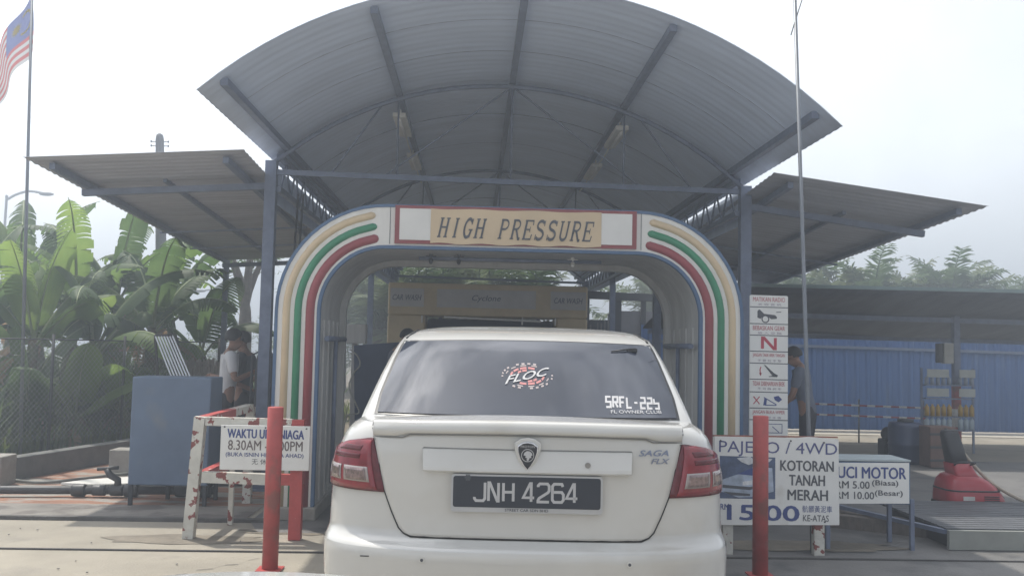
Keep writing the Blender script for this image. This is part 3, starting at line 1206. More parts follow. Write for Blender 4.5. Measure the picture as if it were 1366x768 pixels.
for i, ch in enumerate('JNH 4264'):
    if ch == ' ':
        continue
    for j, pl in enumerate(PG[ch]):
        stroke(b, pm, [(xs[i] + x * .043, -.028 + z * .070) for x, z in pl], .0105, .0095 + j * 1e-4)
b.build('lettering', M_stk, pf, fix=False)
text('lettering', 'STREET CAR SDN BHD', pf, pm, 0, -.0625, .17, .011, M_graytxt, bold=.03, d=.0075)
b = MB()
for x, z in ((-.232, .06),):
    for q in range(6):
        a = 2 * pi * q / 6
        b.tube([pm(x + .009 * cos(a), z + .009 * sin(a), .009), pm(x + .009 * cos(a), z + .009 * sin(a), .013)], .0045, 6)
    b.tube([pm(x, z, .008), pm(x, z, .014)], .006, 8)
b.build('plate_screw', M_graytxt, pf)
M_badge = mat('dull_chrome_badge', (.22, .25, .34), .3, .6, .1, 20)
text('lettering', 'SAGA', lid, lambda x, z, d: rear(x, z, .009 + d), .50, .972, .122, .025, M_badge, shear=.3, d=.004, bold=.04)
text('lettering', 'FLX', lid, lambda x, z, d: rear(x, z, .009 + d), .527, .940, .078, .022, M_badge, shear=.3, d=.004, bold=.04)
# tail lamps
M_lamp = mat('red_lamp_lens', (0.20, 0.011, 0.020), 0.12, 0, 0.3, 14, coat=.5)
M_lampd = mat('dark_red_lamp', (0.10, 0.008, 0.014), 0.2, 0, 0.3, 30)
M_clear = mat('clear_lamp_lens', (0.22, 0.16, 0.155), 0.15, 0.4, 0.5, 60, coat=.5)
M_clear2 = mat('clear_lamp_edge', (0.34, 0.30, 0.29), 0.15, 0.4, 0.1, 40)
OUT = [(.795, 74), (.81, 85), (.84, 88), (.88, 88), (.92, 85), (.95, 78), (.975, 68), (.992, 57), (1.0, 47)]
INN = [(.795, .575), (.90, .600), (1.0, .622)]


def lamp_patch(b, s, z0, z1, f0, f1, off, nz=12, nt=14, slant=0.0):
    rows = []
    for i in range(nz + 1):
        z = z0 + (z1 - z0) * i / nz
        ti = t_of_x(lerp_table(INN, z)[0], z)
        to = lerp_table(OUT, z)[0]
        rows.append([wrap(s * (ti + (to - ti) * (f0 + (f1 - f0) * k / nt)), z + slant * (k / nt), off) for k in range(nt + 1)])
    b.grid(rows)
    per = [rows[0], rows[-1], [r[0] for r in rows], [r[-1] for r in rows]]
    for e_ in per:
        b.grid([e_, [wrap_in(p, .03) for p in e_]], sm=False)


def wrap_in(p, d):
    return Vector((p.x * (1 - d * .6), p.y + d, p.z))


for s in (-1, 1):
    b = MB()
    lamp_patch(b, s, .793, 1.003, -.02, 1.02, .010)
    lp = b.build('tail_lamp', M_lampd, CAR)
    b = MB()
    lamp_patch(b, s, .80, .995, .05, .97, .0135)
    b.build('red_lens', M_lamp, lp)
    for z0, z1, f0, f1 in ((.950, .972, .22, .72), (.918, .938, .2, .80)):
        b = MB()
        lamp_patch(b, s, z0, z1, f0, f1, .0145, 3)
        b.build('brake_segment', M_lampd, lp)
    for f0, f1 in ((.10, .42), (.47, .84)):
        b = MB()
        lamp_patch(b, s, .828, .888, f0, f1, .015, 4)
        b.build('clear_lens_rim', M_clear2, lp)
        b = MB()
        lamp_patch(b, s, .834, .882, f0 + .03, f1 - .03, .0165, 4)
        b.build('clear_lens', M_clear, lp)
# rear bumper skin
b = MB()
rows = []
for i in range(19):
    z = .185 + (.588 - .185) * i / 18
    rows.append([wrap(-88 + 176 * k / 60, z, .004) for k in range(61)])
b.grid(rows)
bu = b.build('rear_bumper', M_car, CAR)
b = MB()
for x in (-.40, .40):
    c = rear(x, .555, .0055)
    b.tube([c, c + Vector((0, -.0025, 0))], .011, 14)
b.build('parking_sensor', mat('sensor_grey', (.6, .59, .56), .4), bu)
b = MB()
for x in (-.40, .40):
    c = rear(x, .555, .0075)
    b.tube([c, c + Vector((0, -.0025, 0))], .006, 12)
b.build('sensor_core', M_graytxt, bu)
b = MB()
for k in range(3):
    c = rear(-.64 + .012 * k, .553 + .001 * k, .0055)
    b.box(c, (.014, .001, .004))
b.build('scuff', M_seam, bu)
# side windows, pillars, mirrors, wheels, front
for s in (-1, 1):
    for poly in ([(1.05, 1.09), (1.32, 1.09), (1.32, 1.36), (1.27, 1.34)], [(1.36, 1.09), (2.02, 1.08), (2.02, 1.395), (1.36, 1.37)], [(2.1, 1.08), (2.93, 1.08), (2.62, 1.34), (2.5, 1.395), (2.1, 1.4)]):
        b = MB()
        cy_ = sum(p[0] for p in poly) / len(poly)
        rows = []
        zlo, zhi = 1.085, max(p[1] for p in poly)
        ylo = lambda z: min(p[0] for p in poly)
        for i in range(9):
            z = zlo + (zhi - zlo) * i / 8
            xs_ = []
            for (ya, za), (yb, zb) in zip(poly, poly[1:] + poly[:1]):
                if abs(za - zb) > 1e-6 and min(za, zb) - 1e-6 <= z <= max(za, zb) + 1e-6:
                    xs_.append(ya + (yb - ya) * (z - za) / (zb - za))
            if len(xs_) < 2:
                xs_ = [p[0] for p in poly if abs(p[1] - z) < .03] or xs_ * 2
            W = lerp_table(CAB, z)[0]
            rows.append([Vector((s * (W + .004), min(xs_) + (max(xs_) - min(xs_)) * k / 4, z)) for k in range(5)])
        b.grid(rows)
        b.build('side_window', M_glass, CAR)
    b = MB()
    b.ball((s * .90, 2.62, 1.05), (.10, .055, .065))
    b.bar((s * .76, 2.7, 1.03), (s * .86, 2.66, 1.04), .04, .03)
    b.build('wing_mirror', M_car, CAR)
    for yw in (.80, 3.27):
        wc = Vector((s * .735, yw, .292))
        b = MB()
        prof = [(.19, -.085), (.26, -.09), (.288, -.07), (.292, 0), (.288, .07), (.26, .09), (.19, .085)]
        b.grid([[wc + Vector((s * dx, r_ * cos(2 * pi * q / 28), r_ * sin(2 * pi * q / 28))) for q in range(28)] for r_, dx in prof], closed=True)
        wh = b.build('wheel', M_rubber, CAR)
        b = MB()
        for q in range(10):
            a = 2 * pi * q / 10
            b.bar(wc + Vector((s * .075, .03 * cos(a), .03 * sin(a))), wc + Vector((s * .07, .19 * cos(a), .19 * sin(a))), .035, .02, up=(1, 0, 0))
        b.grid([[wc + Vector((s * dx, r_ * cos(2 * pi * q / 28), r_ * sin(2 * pi * q / 28))) for q in range(28)] for r_, dx in ((.17, .06), (.195, .088), (.2, .06))], closed=True)
        b.build('rim', M_chrome, wh)
        b = MB()
        b.grid([[wc + Vector((s * dx, r_ * cos(2 * pi * q / 28), r_ * sin(2 * pi * q / 28))) for q in range(28)] for r_, dx in ((.342, .09), (.342, -.15), (.01, -.15))], closed=True)
        b.build('wheel_well', M_black, CAR)
    b = MB()
    b.ball((s * .60, 3.98, .70), (.17, .16, .07))
    b.build('head_lamp', M_clear, CAR)
    b = MB()
    b.bar((s * .838, 1.95, .83), (s * .838, 2.12, .83), .022, .025)
    b.build('door_handle', M_car, CAR)
b = MB()
b.box((0, 4.19, .52), (.7, .12, .14))
b.build('grille', M_black, CAR, bevel=.02)
b = MB()
rows = []
for i in range(9):
    z = 1.06 + (1.39 - 1.06) * i / 8
    W, ra, fa = lerp_table(CAB, z)
    hw = W - .06
    rows.append([Vector((hw * (k / 10 - 1), fa + .006 - .22 * (1 - (1 - (abs(hw * (k / 10 - 1)) / W) ** 2.6) ** (1 / 2.6)), z + .004)) for k in range(21)])
b.grid(rows)
b.build('windscreen', M_glass, CAR)
b = MB()
b.box((0, 2.1, .25), (1.4, 3.4, .12))
b.build('underbody', M_black, CAR)
CAR.location = (0.215, 3.655, 0)
CAR.rotation_euler = (0, 0, R(-2.6))


# ------------------------------------------------------------------ bollards
def bollard(px, py, ptop, label):
    g = P(px, py, 5.85)
    x, y = g.x, 5.85
    t = thing('bollard', label, 'bollard', (x, y, 0), 'red steel bollards in front of the gate')
    zt = 0.985
    b = MB()
    b.tube([(x, y, 0.0), (x, y, zt - .004), (x, y, zt)], [.048, .048, .044], 20)
    b.build('post', M_red, t)
    b = MB()
    b.box((x, y, .005), (.15, .14, .008))
    b.build('foot_plate', M_peelred, t)
    return t


bollard(360, 758, 548, 'red bollard standing before the opening hours sign')
bollard(1014, 766, 556, 'red bollard standing before the four wheel drive price sign')


# ------------------------------------------------------------------ left: barrier frame with the opening hours sign
fr = thing('barrier_frame', 'rusty red and white steel barrier frame carrying the opening hours sign', 'barrier', (-1.6, 6.76, 0))
FY = 6.76
zt, zm = .815, .415
xl, xr = -1.945, -1.235
b = MB(); b.bar((xl - .03, FY, 0), (xl + .02, FY, zt + .03), .075, .075, up=(0, 1, 0)); b.build('leg', M_peel, fr)
b = MB(); b.bar((xr, FY, 0), (xr, FY, zt + .02), .085, .075, up=(0, 1, 0)); b.build('leg', M_peelred, fr)
b = MB(); b.bar((xl + .06, FY, zt), (xr - .043, FY, zt - .005), .06, .06); b.build('top_rail', M_peel, fr)
b = MB(); b.bar((xl + .05, FY, zm + .01), (-1.43, FY, zm), .06, .075); b.build('middle_rail', M_peel, fr)
b = MB(); b.bar((-1.43, FY, zm), (xr - .043, FY, zm), .06, .075); b.build('middle_rail', M_peelred, fr)
b = MB(); b.bar((xl + .02, FY + .04, zt), (xl + .02, FY + .85, zt), .07, .06); b.build('side_rail', M_peelred, fr)
b = MB(); b.bar((xl + .02, FY + .85, zt), (xl + .02, FY + 1.45, zt), .07, .06); b.build('side_rail', M_peel, fr)
b = MB(); b.bar((xl + .02, FY + .04, zm), (xl + .02, FY + 1.45, zm), .06, .07); b.build('side_rail', M_peelred, fr)
b = MB(); b.bar((xl + .02, FY + 1.48, 0), (xl + .02, FY + 1.48, zt), .07, .07, up=(0, 1, 0)); b.build('leg', M_peel, fr)
b = MB(); b.bar((xl + .13, FY + .5, 0), (xl + .13, FY + .5, zt - .03), .035, .035, up=(0, 1, 0)); b.build('stay', M_peel, fr)
sgt = thing('opening_hours_sign', 'white opening hours sign fixed to the peeling red and white frame', 'sign', (-1.53, 6.70, .48))
p0, p1 = P(353.5, 597, 6.70), None
sc_ = 6.70 / 1250
cxs, czs = p0.x, p0.z
b = MB()
b.box((cxs, 6.705, czs), (114 * sc_ + .01, .012, 58 * sc_))
b.build('board', M_sign, sgt, bevel=.003)
sm_ = flat((cxs, 6.6985, czs), (1, 0, -.008))
for s, px, py, pw_, ph_, m_, bd in (('WAKTU URUSNIAGA', 354, 579, 100, 12.5, M_bluetxt, .03), ('8.30AM - 7.00PM', 354, 594, 97, 13, mat('brown_grey_lettering', (.13, .10, .10), .5), .01),
                                    ('(BUKA ISNIN HINGGA AHAD)', 353.5, 607, 101, 7, M_bluetxt, .03), ('无 休 息', 352, 615, 30, 7.5, M_graytxt, 0)):
    text('lettering', s, sgt, sm_, (px - 353.5) * sc_, -(py - 597 - .02 * (px - 353)) * sc_, pw_ * sc_, ph_ * sc_, m_, bold=bd * (.5 if ph_ < 8 else 1.2), d=.001)
for x in (-.285, 0, .285):
    b = MB()
    b.tube([sm_(x, .14, -.001), sm_(x, .14, .004)], .006, 8)
    b.build('screw', M_dark, sgt)

# ------------------------------------------------------------------ left: blue cabinet, grille, pipes, blocks
tb = thing('blue_cabinet', 'large blue sheet steel cabinet on short legs by the pipes', 'cabinet', (-2.5, 8.2, 0))
b = MB()
b.box((-2.535, 8.2, .62), (.655, .38, .90))
b.build('body', mat('slate_blue_paint', (0.11, 0.155, 0.235), 0.55, 0, 0.14, 2.5, 0.08, col2=(.17, .185, .2), thr=.58, edge=.25), tb, bevel=.012)
for x, y in ((-2.84, 8.03), (-2.64, 8.37), (-2.23, 8.03), (-2.23, 8.37)):
    b = MB()
    b.box((x, y, .085), (.03, .03, .17))
    b.build('leg', M_dark, tb)
tr = thing('steel_rack', 'slanting pale steel bar rack standing behind the blue cabinet', 'rack', (-2.5, 9.2, 0))
a0, a1, c0, c1 = P(207, 447, 9.0), P(230, 447, 9.0), P(232, 510, 8.8), P(257, 510, 8.8)
ext = lambda a, c: c + (c - a) * 1.0
b = MB()
for i in range(7):
    u = i / 6
    p, q = a0.lerp(a1, u), c0.lerp(c1, u)
    b.bar(p, q + (q - p) * .25, .012, .012, up=(0, 1, 0))
b.build('bars', mat('pale_steel', (.5, .52, .55), .4, .5), tr)
b = MB()
b.bar(a0, a1, .022, .022)
for p, q in ((a0, c0), (a1, c1)):
    e = q + (q - p) * .25
    b.bar((e.x, e.y, 0), (e.x, e.y, e.z), .022, .022, up=(0, 1, 0))
b.bar(a0, (a0.x + .05, a0.y + .3, 0), .02, .02, up=(0, 1, 0))
b.bar(a1, (a1.x + .05, a1.y + .3, 0), .02, .02, up=(0, 1, 0))
b.build('frame', M_dark, tr)
M_pipe = mat('grey_iron_pipe', (0.06, 0.06, 0.062), 0.5, .3, .2, 8, .1)
tp = thing('water_pipe', 'grey water pipe with couplings and a valve lying across the floor', 'pipe', (-3.3, 8.4, 0))
b = MB()
b.tube([(-5.6, 8.25, .06), (-2.25, 8.5, .06)], .036, 10)
b.build('pipe', M_pipe, tp)
for x, r_ in ((-3.42, .055), (-3.1, .05), (-2.98, .058), (-2.55, .055), (-2.36, .06), (-3.25, .048)):
    y = 8.25 + (x + 5.6) * .25 / 3.35
    b = MB()
    b.tube([(x - .06, y, .06), (x - .05, y, .06), (x + .05, y, .06), (x + .06, y, .06)], [r_ * .8, r_, r_, r_ * .8], 12)
    b.build('coupling', M_pipe, tp, bevel=.004)
b = MB()
b.tube([(-3.1, 8.44, .06), (-3.1, 8.44, .15), (-3.17, 8.44, .19), (-3.2, 8.44, .24)], [.035, .03, .03, .025], 10)
b.tube([(-3.28, 8.44, .24), (-3.10, 8.44, .255)], .016, 8)
b.build('valve', M_pipe, tp)
b = MB()
b.tube([(-2.36, 8.48, .06), (-2.3, 8.48, .13), (-2.24, 8.48, .2), (-2.1, 8.5, .22), (-1.9, 8.6, .2)], .028, 10)
b.build('elbow', M_pipe, tp)


def curve_pts(ctrl, n=10):
    c = [Vector(p) for p in ctrl]
    out = []
    for i in range(len(c) - 1):
        p0_, p1_, p2_, p3_ = c[max(i - 1, 0)], c[i], c[i + 1], c[min(i + 2, len(c) - 1)]
        for k in range(n):
            t = k / n
            out.append(.5 * ((2 * p1_) + (p2_ - p0_) * t + (2 * p0_ - 5 * p1_ + 4 * p2_ - p3_) * t * t + (3 * p1_ - p0_ - 3 * p2_ + p3_) * t ** 3))
    return out + [c[-1]]


M_hose = mat('grey_green_hose', (.16, .165, .15), .5, 0, .15, 6)
b = MB()
b.tube(curve_pts([(-4.5, 9.3, .02), (-4.0, 9.1, .02), (-3.5, 9.75, .02), (-2.9, 10.1, .02), (-2.2, 10.0, .02)]), .016, 7)
tag(b.build('hose', M_hose, None, (-3.3, 9.6, 0)), 'thin grey hose trailing along the red earth beside the kerb wall', 'hose')
b = MB()
b.tube(curve_pts([(-2.2, 9.2, .02), (-2.7, 9.1, .02), (-3.4, 8.95, .02), (-3.75, 8.75, .02), (-3.5, 8.66, .02), (-3.0, 8.8, .02), (-2.75, 9.2, .02), (-2.2, 9.5, .02)]), .02, 7)
tag(b.build('hose', M_hose, None, (-3.0, 9.0, 0)), 'thick looped hose lying behind the grey water pipe', 'hose')
b = MB()
b.box((-3.58, 9.95, .125), (.26, .26, .25))
tag(b.build('concrete_block', M_block, None, (-3.58, 9.95, 0), bevel=.012), 'squared concrete block standing next to the blue cabinet', 'concrete block')
b = MB()
b.box((-4.52, 9.0, .14), (.42, .3, .28))
tag(b.build('concrete_block', M_block, None, (-4.52, 9.0, 0), bevel=.012), 'concrete block at the near end of the low kerb wall', 'concrete block')
b = MB()
b.bar((-4.50, 9.2, .11), (-3.95, 11.3, .11), .16, .22)
tag(b.build('kerb_wall', mat('dark_stained_concrete', (.13, .13, .125), .85, 0, .25, 4, .3), None, (-4.2, 10.3, 0), bevel=.01), 'low dark concrete kerb wall under the chain link fence', 'wall')
b = MB()
pl = [(-3.85, 9.05), (-3.45, 8.98), (-3.0, 9.1), (-3.05, 9.45), (-3.4, 9.5), (-3.7, 9.3)]
b.prism([(x, y, .006) for x, y in pl], (0, 0, .02))
tag(b.build('white_sheet', M_white, None, (-3.4, 9.2, 0)), 'white plastic sheet lying flat on the red earth', 'plastic sheet')

# chain link fence along the kerb
fc = thing('chain_link_fence', 'chain link fence on dark posts before the banana plants', 'fence', (-4.7, 11, 0))
FA, FB = Vector((-5.9, 8.6, 0)), Vector((-3.6, 13.4, 0))
fd = (FB - FA)
fl_ = fd.length
fd.normalize()
b = MB()
hz = 1.12
wr = .0016
step = .065
k = -hz
while k < fl_:
    for s in (1, -1):
        u0, u1 = (k, k + hz) if s == 1 else (k + hz, k)
        z0, z1 = .22, .22 + hz
        # clip to the fence length
        def pt(u):
            f_ = (u - u0) / (u1 - u0)
            return FA + fd * u + Vector((0, 0, z0 + (z1 - z0) * f_))
        lo, hi = max(0, min(u0, u1)), min(fl_, max(u0, u1))
        if hi > lo:
            b.tube([pt(lo), pt(hi)], wr, 3, cap=False)
    k += step
b.build('wire_mesh', mat('dull_wire', (.30, .31, .30), .5, .3), fc, fix=False)
for u in (0.0, .9, 1.45, 2.55, 3.6, 4.5, fl_):
    b = MB()
    p = FA + fd * u
    b.tube([(p.x, p.y, 0), (p.x, p.y, 1.42)], .018, 8)
    b.build('fence_post', M_dark, fc)
b = MB()
b.tube([FA + Vector((0, 0, 1.36)), FB + Vector((0, 0, 1.36))], .008, 5)
b.build('top_wire', M_dark, fc)
b = MB()
for i in range(52):
    p = P(236 + i * 2.0, 478, 13.2)
    hh = 1.12 + random.uniform(-.03, .03)
    b.box((p.x, 13.2 + random.uniform(-.02, .02), hh / 2), (.019, .015, hh))
b.box((P(287, 480, 13.2).x, 13.22, .9), (1.1, .02, .04))
tag(b.build('picket_fence', mat('grey_pickets', (.27, .24, .22), .8, 0, .25, 12), None, (-3.6, 13.2, 0)), 'grey paling fence behind the person in the white shirt', 'fence')

# ------------------------------------------------------------------ poles, flag, lamps
ft = thing('flag_pole', 'tall thin flag pole beside the banana plants', 'flag pole', (-5.15, 10.8, 0))
pb, pt_ = P(27, 600, 10.8), P(43, -14, 10.8)
b = MB()
d_ = (pt_ - pb) / (pt_.z - pb.z)
b.tube([pb - d_ * pb.z, pt_ + d_ * .15], [.022, .016], 8)
b.build('pole', M_pole, ft)
b = MB()
b.ball(pt_ + d_ * .17, .03)
b.build('finial', M_pole, ft)
# the flag hangs in folds from the pole, its fly end blown towards the left
fg = thing('national_flag', 'limp Malaysian flag hanging from the thin flag pole', 'flag', (pt_.x, 10.8, pt_.z - .8))
top_ = P(43, -8, 10.8)
bot_ = P(42.5, 76, 10.8)
NF = 29
rows_f = []
for i in range(NF):
    u = i / (NF - 1)                       # along the hoist, top to bottom
    h0 = top_.lerp(bot_, u)
    row = []
    for k in range(25):
        v = k / 24                         # towards the fly
        fall = v * (.62 + .25 * v)
        out = v * .52 - .10 * v * v
        row.append(h0 + Vector((-out + .02 * sin(6 * v + 3 * u), .07 * sin(9 * v + u * 2.0) * v ** .5, -fall * (0.85 + .25 * (1 - u)) )))
    rows_f.append(row)
M_fr = mat('flag_red', (.62, .22, .22), .7, 0, .05)
M_fw = mat('flag_white', (.7, .7, .7), .7, 0, .03)
M_fb = mat('flag_blue', (.24, .27, .48), .7, 0, .05)
M_fy = mat('flag_yellow', (.7, .58, .25), .7, 0, .03)
for m_ in (M_fr, M_fw, M_fb, M_fy):
    t_ = m_.node_tree
    tr_ = t_.nodes.new('ShaderNodeBsdfTranslucent')
    pr_ = t_.nodes['Principled BSDF']
    l_ = pr_.inputs['Base Color'].links[0]
    t_.links.new(l_.from_socket, tr_.inputs['Color'])
    ms_ = t_.nodes.new('ShaderNodeMixShader')
    ms_.inputs[0].default_value = .5
    t_.links.new(pr_.outputs[0], ms_.inputs[1])
    t_.links.new(tr_.outputs[0], ms_.inputs[2])
    t_.links.new(ms_.outputs[0], t_.nodes['Material Output'].inputs['Surface'])
bm_ = {0: MB(), 1: MB(), 2: MB()}
for i in range(NF - 1):
    for k in range(24):
        which = 2 if (i < 16 and k < 12) else (i // 2) % 2
        bm_[which].face([rows_f[i][k], rows_f[i][k + 1], rows_f[i + 1][k + 1], rows_f[i + 1][k]], True)
bm_[0].build('red_stripes', M_fr, fg)
bm_[1].build('white_stripes', M_fw, fg)
bm_[2].build('blue_canton', M_fb, fg)


def flag_pt(u, v, off):
    i = min(NF - 2, int(u * (NF - 1)))
    k = min(23, int(v * 24))
    fu, fv = u * (NF - 1) - i, v * 24 - k
    a = rows_f[i][k].lerp(rows_f[i][k + 1], fv)
    c = rows_f[i + 1][k].lerp(rows_f[i + 1][k + 1], fv)
    return a.lerp(c, fu) + Vector((0, -off, 0))


b = MB()
b.grid([[flag_pt(.28 + r_ * sin(R(a)), .19 + r_ * .7 * cos(R(a)), .006) for a in range(60, 301, 15)] for r_ in (.19, .15)])
star = []
for q in range(28):
    r_ = .12 if q % 2 == 0 else .06
    star.append(flag_pt(.28 + r_ * sin(2 * pi * q / 28), .33 + .7 * r_ * cos(2 * pi * q / 28), .008))
b.face(star)
b.build('crescent_and_star', M_fy, fg, fix=False)

pb = P(216, 440, 15.5)
tp = thing('utility_pole', 'thick grey concrete utility pole rising behind the left side canopy', 'utility pole', (pb.x, 15.5, 0))
ptp = P(213, 178, 15.5)
b = MB()
d_ = (ptp - pb) / (ptp.z - pb.z)
b.tube([pb - d_ * pb.z, pb, ptp - d_ * .1, ptp - d_ * .03, ptp], [.13, .10, .066, .055, .02], 14)
b.build('pole', mat('pole_concrete', (.17, .175, .19), .8, 0, .15, 6), tp)
for dz in (.14, .21):
    b = MB()
    c = ptp - d_ * dz
    b.tube([c + Vector((-.14, 0, 0)), c + Vector((.14, 0, 0))], .008, 6)
    for s in (-1, 1):
        b.tube([c + Vector((s * .14, 0, -.015)), c + Vector((s * .14, 0, .02))], .012, 6)
    b.build('insulator_arm', M_pole, tp)
pq = P(1079, 580, 6.52)
ptq = P(1060, -12, 6.40)
tq = thing('thin_mast', 'tall thin grey metal mast beside the instruction board', 'mast', (pq.x, 6.5, 0))
d_ = (ptq - pq) / (ptq.z - pq.z)
b = MB()
b.tube([pq - d_ * pq.z, pq, ptq], [.015, .0145, .012], 10)
b.build('tube', M_pole, tq)
b = MB()
c = ptq - d_ * .12
b.tube([c + Vector((-.03, 0, -.2)), c + Vector((0, 0, -.1)), c + Vector((.05, 0, .06))], .004, 5)
b.build('wire_loop', M_dark, tq)
# street lamps far behind
p = P(12, 262, 40)
t = thing('street_lamp', 'single arm street lamp above the banana leaves', 'street lamp', (p.x, 40, 0), 'street lamps on the road behind')
b = MB()
e = P(62, 259, 40)
b.tube(curve_pts([(p.x - .1, 40, 0), (p.x - .1, 40, p.z - .6), (p.x, 40, p.z - .1), ((p.x + e.x) / 2, 40, e.z + .1), (e.x, 40, e.z)]), .055, 8)
b.build('pole', M_pole, t)
b = MB()
b.ball(e + Vector((.0, 0, .0)), (.32, .14, .08))
b.build('lamp_head', M_dark, t)
p = P(293, 392, 42)
t = thing('street_lamp', 'double arm street lamp between the utility pole and the wash gate', 'street lamp', (p.x, 42, 0), 'street lamps on the road behind')
b = MB()
for s in (-1, 1):
    e = P(293 + s * 22, 388, 42)
    b.tube(curve_pts([(p.x, 42, p.z - .9), (p.x + s * .08, 42, p.z - .3), ((p.x + e.x) / 2, 42, e.z + .03), (e.x, 42, e.z)]), .04, 7)
b.tube([(p.x, 42, 0), (p.x, 42, p.z - .8)], .07, 8)
b.build('pole', M_pole, t)
for s in (-1, 1):
    b = MB()
    b.ball(P(293 + s * 26, 388, 42), (.26, .12, .06))
    b.build('lamp_head', M_dark, t)

# ------------------------------------------------------------------ right: signs
sc8 = 7.55 / 1250
ti = thing('instruction_board', 'tall narrow white instruction board with pictograms beside the gate', 'sign', (2.32, 7.6, 0))
pc = P(1025.5, 487.5, 7.55)
im = flat((pc.x, 7.55, pc.z), (1, 0, -.008))
b = MB()
wdt, hgt = 52 * sc8, 189 * sc8
b.prism([im(x, z, 0) for x, z in rrect(wdt, hgt, .012)], (0, .015, 0))
b.build('board', M_sign, ti)
for x in (-.13, .13):
    b = MB()
    b.box((pc.x + x, 7.585, (pc.z + .4) / 2), (.035, .035, pc.z + .4))
    b.build('leg', M_blue, ti)
zt_ = hgt / 2
div = [393, 409, 431.5, 447, 468.5, 484.5, 506, 523, 544.5, 560, 582]
Zp = lambda py: zt_ - (py - 393) * sc8
b = MB()
for q in div[1:-1]:
    b.face([im(-wdt / 2, Zp(q) + .0035, .0015), im(wdt / 2, Zp(q) + .0035, .0015), im(wdt / 2, Zp(q) - .0035, .0015), im(-wdt / 2, Zp(q) - .0035, .0015)])
b.build('divider_lines', M_graytxt, ti, fix=False)
for i, (s, cj) in enumerate((('MATIKAN RADIO', '关 收 音 机'), ('BEBASKAN GEAR', '放 入 空 档'), ('JANGAN TARIK BREK TANGAN', '不 要 拉 手 掣'), ('TIDAK DIBENARKAN BREK', '不 可 踩 刹 车'), ('JANGAN BUKA WIPER', '不 要 开 水 拨'))):
    z0 = div[2 * i]
    text('lettering', s, ti, im, 0, Zp(z0 + 5.6), wdt * .84, .036, M_redtxt, bold=.0, d=.002)
    text('lettering', cj, ti, im, .005, Zp(z0 + 12.3), wdt * .62, .02, mat('mauve_lettering', (.25, .2, .28), .5), d=.002)
zc = Zp(420)
b = MB()
b.face([im(x, zc + z, .002) for x, z in ((-.095, -.02), (-.095, .03), (-.085, .045), (-.075, .045), (-.04, .012), (.05, .004), (.065, -.01), (.065, -.025), (.02, -.03), (-.005, -.012), (-.03, -.004), (-.055, -.012), (-.07, -.03))])
stroke(b, im, [(-.03 + .028 * cos(a), zc - .03 + .028 * sin(a)) for a in [2 * pi * q / 16 for q in range(17)]], .009, .0025)
stroke(b, im, [(.06, zc + .028), (.10, zc + .03)], .006, .002)
b.build('car_pictogram', M_graytxt, ti, fix=False)
zc = Zp(457.5)
b = MB()
stroke(b, im, [(-.053, zc - .045), (-.053, zc + .042), (-.04, zc + .042), (.04, zc - .042), (.053, zc - .042), (.053, zc + .045)], .024, .002)
b.build('letter_pictogram', M_redtxt, ti, fix=False)
zc = Zp(495)
b = MB()
b.face([im(x, zc + z, .002) for x, z in ((-.04, .05), (-.03, .05), (.045, -.015), (.075, -.03), (.07, -.045), (0, -.045), (.0, -.04), (.03, -.035))])
b.build('handbrake_pictogram', M_graytxt, ti, fix=False)
b = MB()
stroke(b, im, [(-.065, zc + .035), (-.072, zc + .01), (-.068, zc - .025)], .008, .002)
b.face([im(x, zc + z, .002) for x, z in ((-.08, -.015), (-.056, -.015), (-.068, -.04))])
b.build('arrow_pictogram', M_redtxt, ti, fix=False)
for py, kind in ((534, 0), (571, 1)):
    zc = Zp(py)
    b = MB()
    stroke(b, im, [(-.125, zc + .03), (-.075, zc - .03)], .008, .002)
    stroke(b, im, [(-.125, zc - .03), (-.075, zc + .03)], .008, .0022)
    b.build('cross_pictogram', M_redtxt, ti, fix=False)
    b = MB()
    if kind == 0:
        b.face([im(x, zc + z, .002) for x, z in ((-.045, -.04), (-.035, .02), (-.015, .01), (-.02, -.038))])
        stroke(b, im, [(-.04, zc + .025), (.06, zc - .03), (.06, zc - .038), (-.03, zc - .038)], .007, .0022)
        b.face([im(x, zc + z, .0024) for x, z in ((.04, .03), (.08, .04), (.11, .01), (.08, -.012), (.05, .005))])
    else:
        stroke(b, im, [(-.03, zc + .035), (.11, zc + .035), (.11, zc - .035), (-.03, zc - .035), (-.03, zc + .035)], .005, .002)
        stroke(b, im, [(.03, zc + .015), (.085, zc - .03)], .006, .0022)
    b.build('wiper_pictogram', M_bluetxt, ti, fix=False)

sc6 = 6.42 / 1250
tp4 = thing('price_sign', 'white price sign for muddy four wheel drives with a blue car picture', 'sign', (2.1, 6.45, 0))
pc = P(1036.5, 642, 6.42)
pmp = flat((pc.x, 6.42, pc.z), (1, 0, -.008))
q = lambda px, py: ((px - 1036.5) * sc6, -(py - 642 - .02 * (px - 1036.5)) * sc6)
b = MB()
b.prism([pmp(*q(x, y), 0) for x, y in ((952, 582.5), (1062, 584), (1080, 582.5), (1120, 585.5), (1121, 699), (953, 699))], (0, .012, 0))
b.build('board', M_sign, tp4)
b = MB()
b.prism([pmp(*q(x, y), -.0125) for x, y in ((951, 581), (1120, 582.5), (1120, 584), (951, 583))], (0, .02, 0))
b.build('rusty_edge', mat('rust', (.25, .09, .06), .8, 0, .3, 12), tp4)
for x in (pc.x - .33, pc.x + .305):
    b = MB()
    b.box((x, 6.475, .37), (.07, .06, .74))
    b.build('leg', M_peel, tp4)
